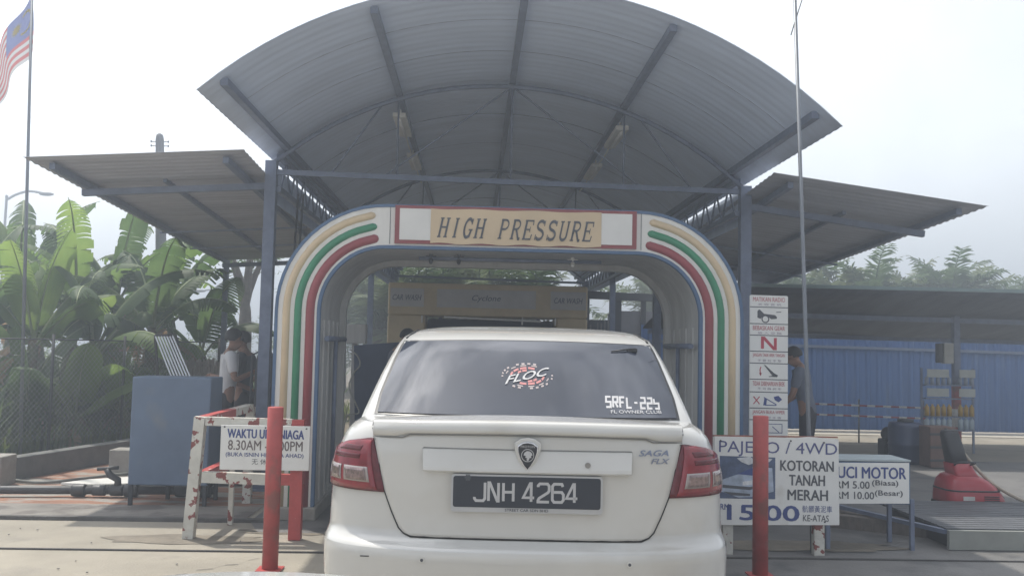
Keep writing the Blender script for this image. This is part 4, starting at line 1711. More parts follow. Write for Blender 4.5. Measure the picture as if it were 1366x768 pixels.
for s, x, y, w_, h_, m_, bd in (('PAJERO / 4WD', 1038, 599.5, 160, 20, mat('purple_blue_lettering', (.07, .08, .22), .5), .0), ('KOTORAN', 1077, 621, 73, 14.5, M_graytxt, .03),
                                ('TANAH', 1077, 640, 49, 14.5, M_graytxt, .03), ('MERAH', 1078, 659.5, 55, 14.5, M_graytxt, .03), ('15.00', 1018, 683, 98, 21.5, M_bluetxt, .04),
                                ('RM', 966, 675, 12, 8, M_bluetxt, .03), ('骯髒黃泥車', 1091, 678, 40, 9, M_bluetxt, 0), ('KE-ATAS', 1089, 690, 35, 8.5, M_graytxt, .01)):
    cx_, cz_ = q(x, y)
    text('lettering', s, tp4, pmp, cx_, cz_, w_ * sc6, h_ * sc6, m_, bold=bd, d=.002)


def poly_part(nm, lst, m_, d, par=None):
    b = MB()
    for pl in lst:
        b.face([pmp(*q(x, y), d) for x, y in pl])
    return b.build(nm, m_, par or tp4, fix=False)


pic = poly_part('car_picture', [[(959, 608), (1034, 610), (1034, 665), (959, 664)]], mat('picture_dark_blue', (.06, .09, .17), .4, 0, .5, 12), .0015)
poly_part('picture_car', [[(961, 640), (978, 634), (1000, 628), (1004, 622), (1030, 624), (1032, 655), (1004, 662), (985, 663), (961, 655)]], mat('picture_pale_blue', (.34, .40, .50), .4, 0, .4, 10), .002, pic)
poly_part('picture_windscreen', [[(983, 632), (1003, 624), (1012, 624), (1003, 634)]], M_bluetxt, .0025, pic)
poly_part('picture_bumper', [[(963, 646), (1000, 649), (1008, 647), (1008, 650), (1000, 653), (963, 650)], [(963, 655), (1000, 658), (1000, 661), (975, 660)]], M_graytxt, .003, pic)
poly_part('picture_foliage', [[(982, 611), (1000, 609), (1009, 616), (998, 620), (988, 616)], [(1014, 611), (1030, 612), (1026, 616), (1016, 615)], [(990, 642), (1003, 640), (1003, 646), (990, 647)]], mat('picture_white', (.6, .62, .64), .4, 0, .3, 20), .0035, pic)
for x, y in ((960, 588), (1055, 588), (1100, 590), (1101, 695)):
    b = MB()
    b.tube([pmp(*q(x, y), -.001), pmp(*q(x, y), .005)], .006, 8)
    b.build('screw', M_dark, tp4)

sc7 = 6.62 / 1250
tcm = thing('motorcycle_wash_sign', 'white motorcycle wash price sign on a blue box with thin legs', 'sign', (2.85, 6.7, 0))
pc = P(1160, 645, 6.62)
pmc = flat((pc.x, 6.62, pc.z), (1, 0, -.006))
qc = lambda px, py: ((px - 1160) * sc7, -(py - 645 - .02 * (px - 1160)) * sc7)
b = MB()
b.box((pc.x - .005, 6.80, pc.z + .005), (116 * sc7, .33, 56 * sc7))
b.build('box', M_blue, tcm, bevel=.006)
b = MB()
b.box((pc.x - .005, 6.80, pc.z + .164), (117 * sc7, .34, .012))
b.build('top_plate', mat('pale_green_paint', (.36, .42, .44), .45), tcm)
b = MB()
b.prism([pmc(*qc(x, y), .001) for x, y in ((1103, 617), (1214, 617), (1214, 671), (1103, 671))], (0, .008, 0))
b.build('board', M_sign, tcm)
for x, y in ((1216, 6.66), (1104, 6.66), (1186, 6.95), (1104, 6.95)):
    b = MB()
    xx = P(x, 645, y).x
    b.box((xx, y, .18), (.028, .028, .36))
    b.build('leg', M_steel, tcm)
for s, x, y, w_, h_, m_, bd in (('CUCI MOTOR', 1157, 630, 106, 16, M_bluetxt, .03), ('RM 5.00', 1137, 646, 46, 10, M_graytxt, .02), ('(Biasa)', 1181, 644.5, 36, 9.5, M_graytxt, .02),
                                ('RM 10.00', 1140, 660, 52, 10, M_graytxt, .02), ('(Besar)', 1186, 658, 38, 9.5, M_graytxt, .02)):
    cx_, cz_ = qc(x, y)
    text('lettering', s, tcm, pmc, cx_, cz_, w_ * sc7, h_ * sc7, m_, bold=bd, d=.003)

# ------------------------------------------------------------------ right: shed, blue fence, rack, machines
WY = 16.85
ts = thing('open_shed', 'long low open shed with a dark sagging roof in front of the blue fence', 'shed', (9, 14, 0))
M_shade = mat('dark_shed_roof', (0.085, 0.095, 0.115), 0.8, 0, 0.3, 1.5, 0.2, stretch=(3, .6, 1))
b = MB()
rows = []
for i in range(41):
    x = 2.75 + 14.0 * i / 40
    tz = -.012 * (x - 6)
    rows.append([Vector((x, 12.0 + 3.3 * k / 10, 2.24 + (1.69 - 2.24 + tz * 1.6) * k / 10 + .02 * sin(x * 2.1 + k) * (0 < k < 10))) for k in range(11)])
b.grid(rows)
o = b.build('roof_sheet', M_shade, ts)
so = o.modifiers.new('thickness', 'SOLIDIFY')
so.thickness = .02
b = MB()
b.bar((2.75, 11.99, 2.25), (16.75, 11.99, 2.25), .05, .045)
b.build('fascia', mat('green_grey_fascia', (.16, .22, .22), .6), ts)
for yy, zz_ in ((13.5, 1.94), (15.1, 1.68)):
    b = MB()
    b.bar((2.8, yy, zz_), (16.6, yy, zz_ - .1), .06, .07)
    b.build('purlin', M_steel, ts)
for x in (3.2, 7.05, 10.9, 14.7):
    b = MB()
    b.box((x, 13.5, 1.0), (.09, .09, 2.0))
    pst = b.build('post', M_steel, ts)
    if abs(x - 7.05) < .1:
        for z0, z1, m_ in ((.12, .36, M_red), (.36, .62, M_white), (.62, .95, M_red)):
            b = MB()
            b.box((x, 13.5, (z0 + z1) / 2), (.096, .096, z1 - z0))
            b.build('painted_band', m_, pst)
p = P(1262, 471, 13.35)
te = thing('meter_box', 'small pale meter box fixed high on the shed post', 'meter box', (p.x, 13.35, p.z - .15))
b = MB()
b.box((p.x + .02, 13.36, p.z), (.14, .12, .3))
b.build('case', mat('pale_case', (.34, .34, .31), .5), te, bevel=.008)
b = MB()
b.box((p.x - .085, 13.38, p.z), (.07, .1, .28))
b.build('side_door', M_dark, te, bevel=.005)
bf = thing('blue_fence', 'bright blue corrugated metal fence along the back of the yard', 'fence', (9, WY, 0))
M_bfence = mat('blue_corrugated_metal', (0.062, 0.135, 0.32), 0.5, 0.1, 0.10, 2.0, 0.05, stretch=(3, 3, .4), col2=(.10, .17, .33), thr=.6, edge=.15)
b = MB()
top_r, bot_r = [], []
x = 3.0
k = 0
while x < 19:
    yy = WY + (0, 0.028, .028, 0)[k % 4]
    zt_ = 1.80 - .012 * (x - 6)
    top_r.append(Vector((x, yy, zt_)))
    bot_r.append(Vector((x, yy, 0.02)))
    x += (.03, .09, .03, .05)[k % 4]
    k += 1
b.grid([top_r, bot_r], sm=False)
b.build('corrugated_sheet', M_bfence, bf)
for zz_ in (1.55,):
    b = MB()
    b.bar((3.0, WY - .03, zz_), (19, WY - .03, zz_ - .18), .05, .05)
    b.build('rail', mat('pale_blue_rail', (.14, .18, .27), .5), bf)
b = MB()
b.box((11, WY - .5, .001), (16, .75, .012))
struct('painted_sun_strip', b, mat('painted_sun_concrete', (.44, .41, .35), .9, 0, .1, 3, .2))  # lighter colour painted on the floor in place of a sunlit strip
# striped barrier
tbz = thing('striped_barrier', 'two thin red and white striped rails before the blue fence', 'barrier', (6.5, 14.6, 0))
for pa, pz in (((1066, 537.5), (1236, 544)), ((1066, 551.5), (1236, 558))):
    a, c = P(*pa, 14.6), P(*pz, 14.6)
    b = MB()
    b.tube([a, c], .013, 8)
    rl = b.build('rail', M_red, tbz)
    for i in range(8):
        u = (i + .25) / 8
        b = MB()
        b.tube([a.lerp(c, u), a.lerp(c, u + .062)], .0145, 8)
        b.build('white_band', M_white, rl)
for px in (1072, 1146, 1232):
    a = P(px, 536, 14.62)
    b = MB()
    b.tube([(a.x, 14.63, 0), (a.x, 14.63, .68)], .014, 8)
    b.build('post', M_pole, tbz)
# display rack
tk = thing('display_rack', 'dark rack with sign strips and bottles standing by the striped shed post', 'rack', (6.9, 13.2, 0))
RY = 13.2
scr = RY / 1250
xa, xb = P(1234, 540, RY).x, P(1303, 540, RY).x
zr = lambda py: P(1268, py, RY).z
b = MB()
for x in (xa, xb):
    b.box((x, RY + .1, zr(491) / 2), (.025, .025, zr(491)))
b.build('frame', M_steel, tk)
for i, py in enumerate((514, 532, 556, 574)):
    b = MB()
    b.box(((xa + xb) / 2, RY + .08, zr(py)), (xb - xa - .03, .16, .014))
    b.build('shelf', M_steel, tk)
M_strip = mat('pale_sign_strip', (.36, .38, .36), .5)
for py in (498, 523.5):
    for x0_, x1_ in ((1236, 1266), (1279, 1301)):
        b = MB()
        b.box(((P(x0_, py, RY).x + P(x1_, py, RY).x) / 2, RY - .005, zr(py)), ((x1_ - x0_) * scr, .012, .115))
        b.build('sign_strip', M_strip, tk)


def bottle_bm(x, y, z, r_, h_):
    b = MB()
    b.lathe([(.001, 0), (r_, .002), (r_, h_ * .72), (r_ * .85, h_ * .8), (r_ * .4, h_ * .88), (r_ * .4, h_), (.001, h_)], (x, y, z), 10)
    return b


for nm, lb, m_, zpy, r_, h_, skip in (('bottle', 'small dark jar on the upper shelf of the display rack', mat('grey_jar', (.25, .29, .36), .3), 514, .028, .12, 2),
                                    ('bottle', 'yellow bottle on the middle shelf of the display rack', mat('amber_bottle', (.42, .26, .04), .35), 556, .034, .17, 0),
                                    ('bottle', 'pale blue bottle on the bottom shelf of the display rack', mat('pale_blue_bottle', (.36, .44, .5), .35), 574, .034, .18, 0)):
    base = None
    for i in range(9):
        if i in (5,):
            continue
        x = xa + .05 + i * (xb - xa - .1) / 8
        if base is None:
            base = bottle_bm(x, RY + .05, zr(zpy) + .0075, r_, h_).build(nm, m_, None, (x, RY + .05, zr(zpy) + .0075))
            o = base
        else:
            o = base.copy()
            COL.objects.link(o)
            o.location = (x, RY + .05, zr(zpy) + .0075)
        tag(o, lb, 'bottle', lb.split(' on ')[0] + 's on the display rack')
# drum and box
p = P(1208, 590, 12.0)
td = thing('plastic_drum', 'dark blue plastic drum standing under the striped barrier', 'drum', (p.x, 12, 0))
b = MB()
b.lathe([(.001, 0), (.2, 0), (.215, .05), (.215, .22), (.225, .24), (.215, .26), (.215, .46), (.20, .52), (.001, .53)], (p.x, 12, 0), 24)
b.build('body', mat('dark_blue_plastic', (.025, .04, .09), .4), td)
b = MB()
b.lathe([(.001, .56), (.10, .56), (.10, .53)], (p.x, 12, 0), 18)
b.build('lid', M_black, td)
b = MB()
p = P(1190, 572, 12.3)
b.ball((p.x - .05, 12.3, .34), (.10, .1, .1))
b.box((p.x - .03, 12.3, .14), (.24, .24, .28))
tag(b.build('black_bucket', M_dark, None, (p.x, 12.3, 0), bevel=.02), 'black tub with rags beside the dark blue drum', 'bucket')
p = P(1248, 595, 11.6)
t = thing('wooden_crate', 'brown crate standing between the drum and the red machine', 'crate', (p.x, 11.6, 0))
b = MB()
b.box((p.x + .02, 11.6, .26), (.32, .3, .5))
b.build('body', mat('brown_board', (.13, .075, .06), .7, 0, .25, 5), t, bevel=.01)
b = MB()
for dz in (.1, .26, .42):
    b.box((p.x + .02, 11.445, dz), (.33, .012, .03))
b.build('batten', M_dark, t)
# red machine with dark column
mx_ = P(1301, 690, 8.05)
MX, MY = mx_.x, 8.15
tm = thing('red_cleaning_machine', 'red wheeled cleaning machine with a dark sloping column standing by the ramp', 'cleaning machine', (MX, MY, 0))
u8 = 8.0 / 1250


def mbox(rings):
    b = MB()
    rows = []
    for z, x0_, x1_, y0_, y1_, r_ in rings:
        row = []
        for cx_, cy_, a0 in ((x1_ - r_, y1_ - r_, 0), (x0_ + r_, y1_ - r_, 90), (x0_ + r_, y0_ + r_, 180), (x1_ - r_, y0_ + r_, 270)):
            for k in range(5):
                a = R(a0 + 22.5 * k)
                row.append(Vector((MX + cx_ + r_ * cos(a), MY + cy_ + r_ * sin(a), z)))
        rows.append(row)
    b.grid(rows, closed=True)
    n_ = len(rows[0])
    b.f.append(tuple(range(len(b.v) - n_, len(b.v))))
    b.sm.append(False)
    b.f.append(tuple(range(n_)))
    b.sm.append(False)
    return b


M_mred = mat('red_machine_plastic', (.32, .02, .032), .35, 0, .1, 5, coat=.2)
mbox([(.03, -.25, .24, -.17, .2, .05), (.09, -.25, .25, -.18, .2, .06)]).build('base', M_dark, tm)
mbox([(.09, -.255, .25, -.18, .2, .07), (.14, -.262, .255, -.19, .2, .09), (.20, -.262, .235, -.185, .2, .10), (.26, -.255, .19, -.175, .2, .11), (.31, -.24, .13, -.15, .19, .10), (.345, -.21, .07, -.12, .17, .09), (.36, -.17, .02, -.08, .13, .06)]).build('housing', M_mred, tm)
mbox([(.31, -.16, .06, -.13, .1, .03), (.38, -.17, .02, -.10, .12, .03), (.45, -.17, .0, -.06, .14, .03)]).build('neck', M_mred, tm)
mbox([(.45, -.165, -.02, -.055, .12, .03), (.58, -.185, -.04, -.02, .13, .03), (.70, -.20, -.06, .02, .14, .03), (.73, -.19, -.07, .03, .13, .03)]).build('column', M_dark, tm)
mbox([(.085, -.268, .262, -.196, .21, .08), (.115, -.270, .262, -.198, .21, .09)]).build('rubber_band', M_black, tm)
mbox([(.225, -.264, .222, -.186, .202, .105), (.237, -.262, .214, -.184, .202, .105)]).build('hood_seam', M_black, tm)
b = MB()
for k in range(4):
    b.box((MX + .10, MY - .188, .135 + .018 * k), (.13, .012, .007))
b.build('vent_slots', M_black, tm)
b = MB()
b.box((MX - .10, MY - .189, .17), (.10, .008, .035))
b.build('label_plate', M_gray, tm)
b = MB()
b.tube(curve_pts([(MX - .16, MY - .06, .44), (MX - .16, MY - .14, .47), (MX - .02, MY - .14, .47), (MX - .02, MY - .06, .44)], 5), .009, 7)
b.build('carry_handle', M_dark, tm)
b = MB()
b.tube([(MX - .03, MY - .02, .345), (MX - .03, MY - .02, .37)], .03, 12)
b.build('filler_cap', M_pole, tm)
for s in (-1, 1):
    b = MB()
    b.tube([(MX + s * .16 - .02, MY + .12, .055), (MX + s * .16 + .02, MY + .12, .055)], .055, 16)
    b.build('wheel', M_rubber, tm)
b = MB()
b.tube(curve_pts([(MX + .02, MY + .25, .6), (MX + .1, MY + .1, .42), (MX + .2, MY - .1, .26), (MX + .34, MY - .45, .165), (MX + .7, MY - .7, .16), (MX + 1.2, MY - .8, .16)]), .016, 8)
tag(b.build('hose', mat('tan_hose', (.34, .3, .24), .5), None, (MX + .5, MY, 0)), 'tan hose running from the red machine across the ramp', 'hose')
b = MB()
b.tube(curve_pts([(MX + .1, MY + .6, .7), (MX + .12, MY + .4, .4), (MX + .35, MY + .2, .1), (MX + .8, MY + .3, .03), (MX + 1.4, MY + .1, .02)]), .014, 8)
tag(b.build('hose', M_rubber, None, (MX + .7, MY + .3, 0)), 'black hose on the floor behind the red machine', 'hose')
# platform / ramp
tpf = thing('metal_ramp', 'low metal ramp platform with a dark slatted top in front of the red machine', 'ramp', (4.4, 7.2, 0))
gx = 3.42
b = MB()
for i in range(15):
    b.box((gx + 1.35, 6.74 + i * .084, .142), (2.7, .07, .016))
b.build('slatted_top', mat('dark_slats', (.10, .105, .115), .6, .2, .2, 6), tpf)
b = MB()
b.box((gx + 1.35, 6.68, .073), (2.7, .035, .135))
b.build('front_edge', mat('grey_green_metal', (.25, .26, .24), .55, .1, .15, 4), tpf)
b = MB()
b.bar((gx - .0, 6.70, .125), (gx - .42, 7.85, .125), .04, .03)
b.build('side_edge', M_steel, tpf)
b = MB()
b.box((gx + 1.35, 7.3, .06), (2.6, 1.0, .11))
b.build('under_box', M_black, tpf)
b = MB()
b.bar((1.95, 8.15, .05), (3.5, 7.15, .05), .10, .10)
b.bar((2.1, 8.3, .05), (3.6, 7.35, .05), .10, .08)
tag(b.build('timber_beam', mat('weathered_timber', (.14, .12, .105), .8, 0, .25, 8, .2, stretch=(1, 6, 1)), None, (2.8, 7.7, 0)), 'pair of weathered timbers lying on the floor behind the motorcycle sign', 'timber')

# ------------------------------------------------------------------ things seen through the gate
tc1 = thing('blue_board_cabinet', 'dark blue panel cabinet inside the bay behind the left gate leg', 'cabinet', (-1.5, 10.5, 0))
a, c = P(472, 458, 10.6), P(522, 548, 10.6)
b = MB()
b.prism([(a.x, 10.6, a.z - .02), (c.x + .1, 10.6, a.z + .03), (c.x + .1, 10.6, .12), (a.x + .05, 10.6, .12)], (0, .22, 0))
b.build('body', mat('navy_panel', (.06, .085, .15), .5), tc1, bevel=.008)
for dx in (.04, .42):
    b = MB()
    b.box((a.x + .06 + dx, 10.72, .07), (.04, .1, .14))
    b.build('leg', M_dark, tc1)
b = MB()
b.tube(curve_pts([(a.x - .03, 10.5, 1.32), (a.x + .06, 10.48, 1.25), (a.x + .09, 10.48, 1.15), (a.x + .02, 10.48, 1.05), (a.x - .02, 10.48, .9), (a.x + .06, 10.48, .72), (a.x + .09, 10.48, .62), (a.x - .05, 10.48, .55), (a.x - .08, 10.48, .02)]), .009, 6)
tag(b.build('cable', mat('pale_cable', (.4, .4, .37), .5), None, (a.x, 10.5, 0)), 'pale looping cable hanging before the dark blue panel cabinet', 'cable')
b = MB()
a, c = P(456, 432, 11.4), P(488, 458, 11.4)
b.box(((a.x + c.x) / 2, 11.45, (a.z + c.z) / 2), (c.x - a.x, .2, a.z - c.z))
b.box(((a.x + c.x) / 2, 11.5, c.z / 2), (.06, .06, c.z))
tag(b.build('switch_box', M_gray, None, ((a.x + c.x) / 2, 11.45, 0), bevel=.006), 'grey switch box on a stand behind the left gate leg', 'switch box')
b = MB()
p = P(349, 500, 9.35)
b.lathe([(.001, 0), (.10, 0), (.10, 1.15), (.085, 1.24), (.05, 1.3), (.001, 1.32)], (p.x, 9.5, 0), 16)
b.tube([(p.x - .13, 9.45, 0), (p.x - .12, 9.45, 1.25), (p.x - .04, 9.5, 1.3)], .012, 6)
tag(b.build('wrapped_pump', mat('dark_wrap', (.045, .048, .055), .8, 0, .25, 8, .3), None, (p.x, 9.5, 0)), 'dark wrapped pump column standing behind the left canopy post', 'pump')
# dark building behind on the right
tdb = thing('dark_shed', 'dark slatted shed seen through the right side of the gate', 'shed', (4.2, 19.5, 0))
M_slat = mat('dark_slat_wall', (.075, .08, .09), .8, 0, .3, 5, .2, stretch=(4, 4, .5))
b = MB()
b.box((3.6, 19.9, 1.0), (2.7, .15, 2.0))
b.build('wall', M_slat, tdb)
for x in (2.35, 3.0, 3.55, 4.3, 4.9):
    b = MB()
    b.box((x, 19.72, 1.25), (.16 if x == 3.0 else .10, .1, 2.5))
    b.build('post', M_dark, tdb)
b = MB()
b.bar((2.2, 19.65, 2.52), (5.0, 19.65, 2.45), .12, .16)
b.build('roof_beam', M_dark, tdb)
b = MB()
b.bar((3.1, 19.6, 1.55), (4.9, 19.6, 2.2), .06, .1)
b.bar((3.2, 19.6, 1.45), (4.9, 19.6, 1.75), .05, .05)
b.build('brace', M_dark, tdb)
for x0_ in (3.08, 3.62):
    b = MB()
    b.box((x0_ + .22, 19.815, 1.95), (.42, .02, .5))
    b.build('window', mat('dull_pane', (.2, .19, .2), .4), tdb)
b = MB()
for i in range(9):
    hh = 1.5 + .35 * random.random()
    b.box((2.36 - .0 + i * .075, 19.7, hh / 2 + .3), (.03, .03, hh))
b.build('slats', mat('grey_slats', (.17, .17, .18), .7), tdb)


# ------------------------------------------------------------------ people
def skin_mesh(nodes, edges, root):
    names = list(nodes)
    me = bpy.data.meshes.new('figure')
    me.from_pydata([nodes[n_][0] for n_ in names], [(names.index(a_), names.index(c_)) for a_, c_ in edges], [])
    o = bpy.data.objects.new('figure', me)
    COL.objects.link(o)
    mo = o.modifiers.new('skin', 'SKIN')
    mo.use_smooth_shade = True
    for i, n_ in enumerate(names):
        r_ = nodes[n_][1]
        me.skin_vertices[0].data[i].radius = r_ if isinstance(r_, tuple) else (r_, r_)
        me.skin_vertices[0].data[i].use_root = (n_ == root)
    su = o.modifiers.new('sub', 'SUBSURF')
    su.levels = su.render_levels = 2
    bpy.context.view_layer.update()
    res = bpy.data.meshes.new_from_object(o.evaluated_get(bpy.context.evaluated_depsgraph_get()))
    bpy.data.objects.remove(o)
    for p_ in res.polygons:
        p_.use_smooth = True
    return res


M_skin = mat('brown_skin', (.25, .13, .085), .55, 0, .06, 8)
M_hair = mat('black_hair', (.012, .011, .011), .6, 0, .3, 30)


def person(label, loc, rz, k, lean, shirt, trousers, rhand, lhand, hair=1.0, bow=0.0):
    """facing local +Y; k: height / 1.7; lean: forward lean of the trunk in degrees; hands: wrist positions"""
    t = thing('person', label, 'person', loc)
    q = Matrix.Rotation(R(-lean), 3, 'X')
    piv = Vector((0, 0, .95))
    up = lambda x, y, z: (piv + q @ (Vector((x, y, z)) - piv)) * k
    dn = lambda x, y, z: Vector((x, y, z)) * k
    hb = Matrix.Rotation(R(-bow), 3, 'X')
    np_ = Vector((0, .01, 1.46))
    hd = lambda x, y, z: (piv + q @ (np_ + hb @ (Vector((x, y, z)) - np_) - piv)) * k
    N, E = {}, []

    def node(n_, p_, r_, par=None):
        N[n_] = (tuple(p_), r_ * k if not isinstance(r_, tuple) else (r_[0] * k, r_[1] * k))
        if par:
            E.append((par, n_))
    node('pelvis', dn(0, 0, .95), (.135, .10))
    node('belly', up(0, .01, 1.08), (.125, .09), 'pelvis')
    node('chest', up(0, .01, 1.28), (.15, .10), 'belly')
    node('collar', up(0, -.01, 1.41), (.10, .07), 'chest')
    node('neck', up(0, .0, 1.47), .05, 'collar')
    node('jaw', hd(0, .035, 1.53), (.062, .07), 'neck')
    node('brow', hd(0, .02, 1.615), (.075, .092), 'jaw')
    node('crown', hd(0, .01, 1.685), (.05, .06), 'brow')
    node('nose', hd(0, .12, 1.575), .014, 'jaw')
    for s, nm, hand in ((1, 'r', rhand), (-1, 'l', lhand)):
        sh_ = up(s * .185, -.01, 1.38)
        node('shoulder' + nm, sh_, .055, 'collar')
        wri = Vector(hand) * k
        mid = (sh_ + wri) / 2
        dist = (wri - sh_).length
        bend = math.sqrt(max(0, (.275 * k) ** 2 - (dist / 2) ** 2))
        dirb = Vector((s * .45, -.5, -.7)).normalized()
        ax_ = (wri - sh_).normalized()
        dirb = (dirb - ax_ * dirb.dot(ax_)).normalized()
        el = mid + dirb * bend
        node('elbow' + nm, el, .038, 'shoulder' + nm)
        node('wrist' + nm, wri, .026, 'elbow' + nm)
        fd_ = (wri - el).normalized()
        sd_ = fd_.cross(Vector((0, 1, .2))).normalized()
        node('palm' + nm, wri + fd_ * .06 * k, (.034, .018), 'wrist' + nm)
        for j, (so_, ln) in enumerate(((-.028, .062), (-.009, .075), (.010, .07), (.028, .055))):
            b0 = wri + (fd_ * .10 + sd_ * so_) * k
            node('k%d%s' % (j, nm), b0, .0085, 'palm' + nm)
            node('f%d%s' % (j, nm), b0 + (fd_ * ln * .8 + Vector((0, .02, -.02))) * k, .0075, 'k%d%s' % (j, nm))
        node('th' + nm, wri + (fd_ * .05 - sd_ * .045) * k, .010, 'palm' + nm)
        node('ear' + nm, hd(s * .082, .005, 1.585), .014, 'brow')
        node('hip' + nm, dn(s * .09, 0, .88), .088, 'pelvis')
        node('knee' + nm, dn(s * .10, .02, .49), .057, 'hip' + nm)
        node('ankle' + nm, dn(s * .105, -.02, .09), .037, 'knee' + nm)
        node('toe' + nm, dn(s * .115, .13, .035), .034, 'ankle' + nm)
    me = skin_mesh(N, E, 'pelvis')
    me.materials.append(M_skin)
    bo = bpy.data.objects.new('body', me)
    COL.objects.link(bo)
    bo.parent = t

    def sub(names, grow, m_, nm, root, trim=None, extra=()):
        sel = {n_: (N[n_][0], tuple(r_ + grow * k for r_ in N[n_][1]) if isinstance(N[n_][1], tuple) else N[n_][1] + grow * k) for n_ in names}
        if trim:
            for a_, c_, f_ in trim:
                p_ = Vector(N[a_][0]).lerp(Vector(N[c_][0]), f_)
                sel[c_ + 'hem'] = (tuple(p_), (N[c_][1] if not isinstance(N[c_][1], tuple) else N[c_][1][0]) + .022 * k)
        ed = [(a_, c_) for a_, c_ in E if a_ in sel and c_ in sel] + [(a_, c_ + 'hem') for a_, c_, f_ in (trim or [])]
        for a_, n2_, p_, r_ in extra:
            sel[n2_] = (tuple(p_), (r_[0] * k, r_[1] * k))
            ed.append((a_, n2_))
        me_ = skin_mesh(sel, ed, root)
        me_.materials.append(m_)
        o_ = bpy.data.objects.new(nm, me_)
        COL.objects.link(o_)
        o_.parent = t
    sub(['pelvis', 'belly', 'chest', 'collar', 'shoulderr', 'shoulderl'], .014, shirt, 'shirt', 'chest',
        [('shoulderr', 'elbowr', .75), ('shoulderl', 'elbowl', .75)], [('pelvis', 'hem', dn(0, 0, .84), (.152, .118))])
    sub(['pelvis', 'hipr', 'hipl', 'kneer', 'kneel', 'ankler', 'anklel'], .013, trousers, 'trousers', 'pelvis', None, [('pelvis', 'waist', up(0, .005, 1.02), (.128, .098))])
    b = MB()
    rows = []
    for a_ in range(8):
        th = R(112) * a_ / 7
        row = []
        for c_ in range(18):
            ph_ = 2 * pi * c_ / 18
            front = max(0, sin(ph_))
            tt = th * (1 - .48 * front)
            p_ = Vector((.080 * hair * sin(tt) * cos(ph_), .096 * hair * sin(tt) * sin(ph_) - .012, .098 * hair * cos(tt)))
            row.append(t.location + hd(*(Vector((0, .015, 1.61)) + p_)))
        rows.append(row)
    b.grid(rows, closed=True)
    b.build('hair', M_hair, t)
    for s in (-1, 1):
        b = MB()
        b.ball(t.location + hd(s * .034, .105, 1.605), .011 * k)
        b.build('eye', M_black, t)
    b = MB()
    b.bar(t.location + hd(-.025, .103, 1.535), t.location + hd(.025, .103, 1.535), .008 * k, .008 * k)
    b.build('mouth', mat('lip_brown', (.16, .06, .05), .5), t)
    for s in (-1, 1):
        b = MB()
        b.ball(t.location + dn(s * .112, .06, .04), (.05 * k, .13 * k, .045 * k))
        b.build('shoe', M_black, t)
    t.rotation_euler = (0, 0, rz)
    return t


M_wshirt = mat('white_shirt', (.60, .60, .62), .8, 0, .08, 5, .2)
M_dshirt = mat('dark_shirt', (.05, .055, .07), .8, 0, .15, 5, .2)
M_gshirt = mat('grey_blue_shirt', (.12, .14, .19), .8, 0, .12, 5, .2)
M_dtrou = mat('dark_trousers', (.03, .03, .04), .8, 0, .15, 5, .2)
p = P(303, 560, 9.7)
person('person in a white shirt and dark trousers standing behind the blue cabinet', (p.x - .03, 9.7, 0), R(-70), .885, 6, M_wshirt, M_dtrou, (.16, .30, 1.22), (-.2, .26, 1.02), hair=1.12)
p = P(321, 560, 10.1)
person('person with dark hair facing the one in the white shirt', (p.x + .02, 10.15, 0), R(80), .875, 4, M_dshirt, M_dtrou, (.2, .2, 1.05), (-.2, .28, 1.15), hair=1.1)
p = P(1056, 580, 9.6)
person('person in a grey shirt stooping behind the instruction board', (p.x + .17, 9.6, 0), R(62), .86, 12, M_gshirt, M_dtrou, (.18, .36, .95), (-.2, .32, .9), bow=10, hair=1.08)
p = P(532, 480, 10.3)
person('person bending beside the car inside the wash bay', (p.x - .05, 10.2, 0), R(-60), .93, 12, M_gshirt, M_dtrou, (.2, .36, 1.0), (-.2, .32, 1.0), bow=12)

# ------------------------------------------------------------------ plants
G_ban = [leafmat('banana_leaf_dark', (.036, .075, .022), (.055, .10, .03), .42), leafmat('banana_leaf_mid', (.05, .10, .025), (.07, .125, .032), .48),
         leafmat('banana_leaf_light', (.07, .13, .028), (.10, .16, .036), .5)]
M_dry = leafmat('dry_banana_leaf', (.19, .13, .065), (.26, .19, .10), .35, .8)
M_stem = mat('banana_stem', (.10, .12, .05), .7, 0, .35, 8, .2, col2=(.12, .075, .04), thr=.52, edge=.1)
M_rib = mat('leaf_midrib', (.22, .27, .12), .5, 0, .1, 8)


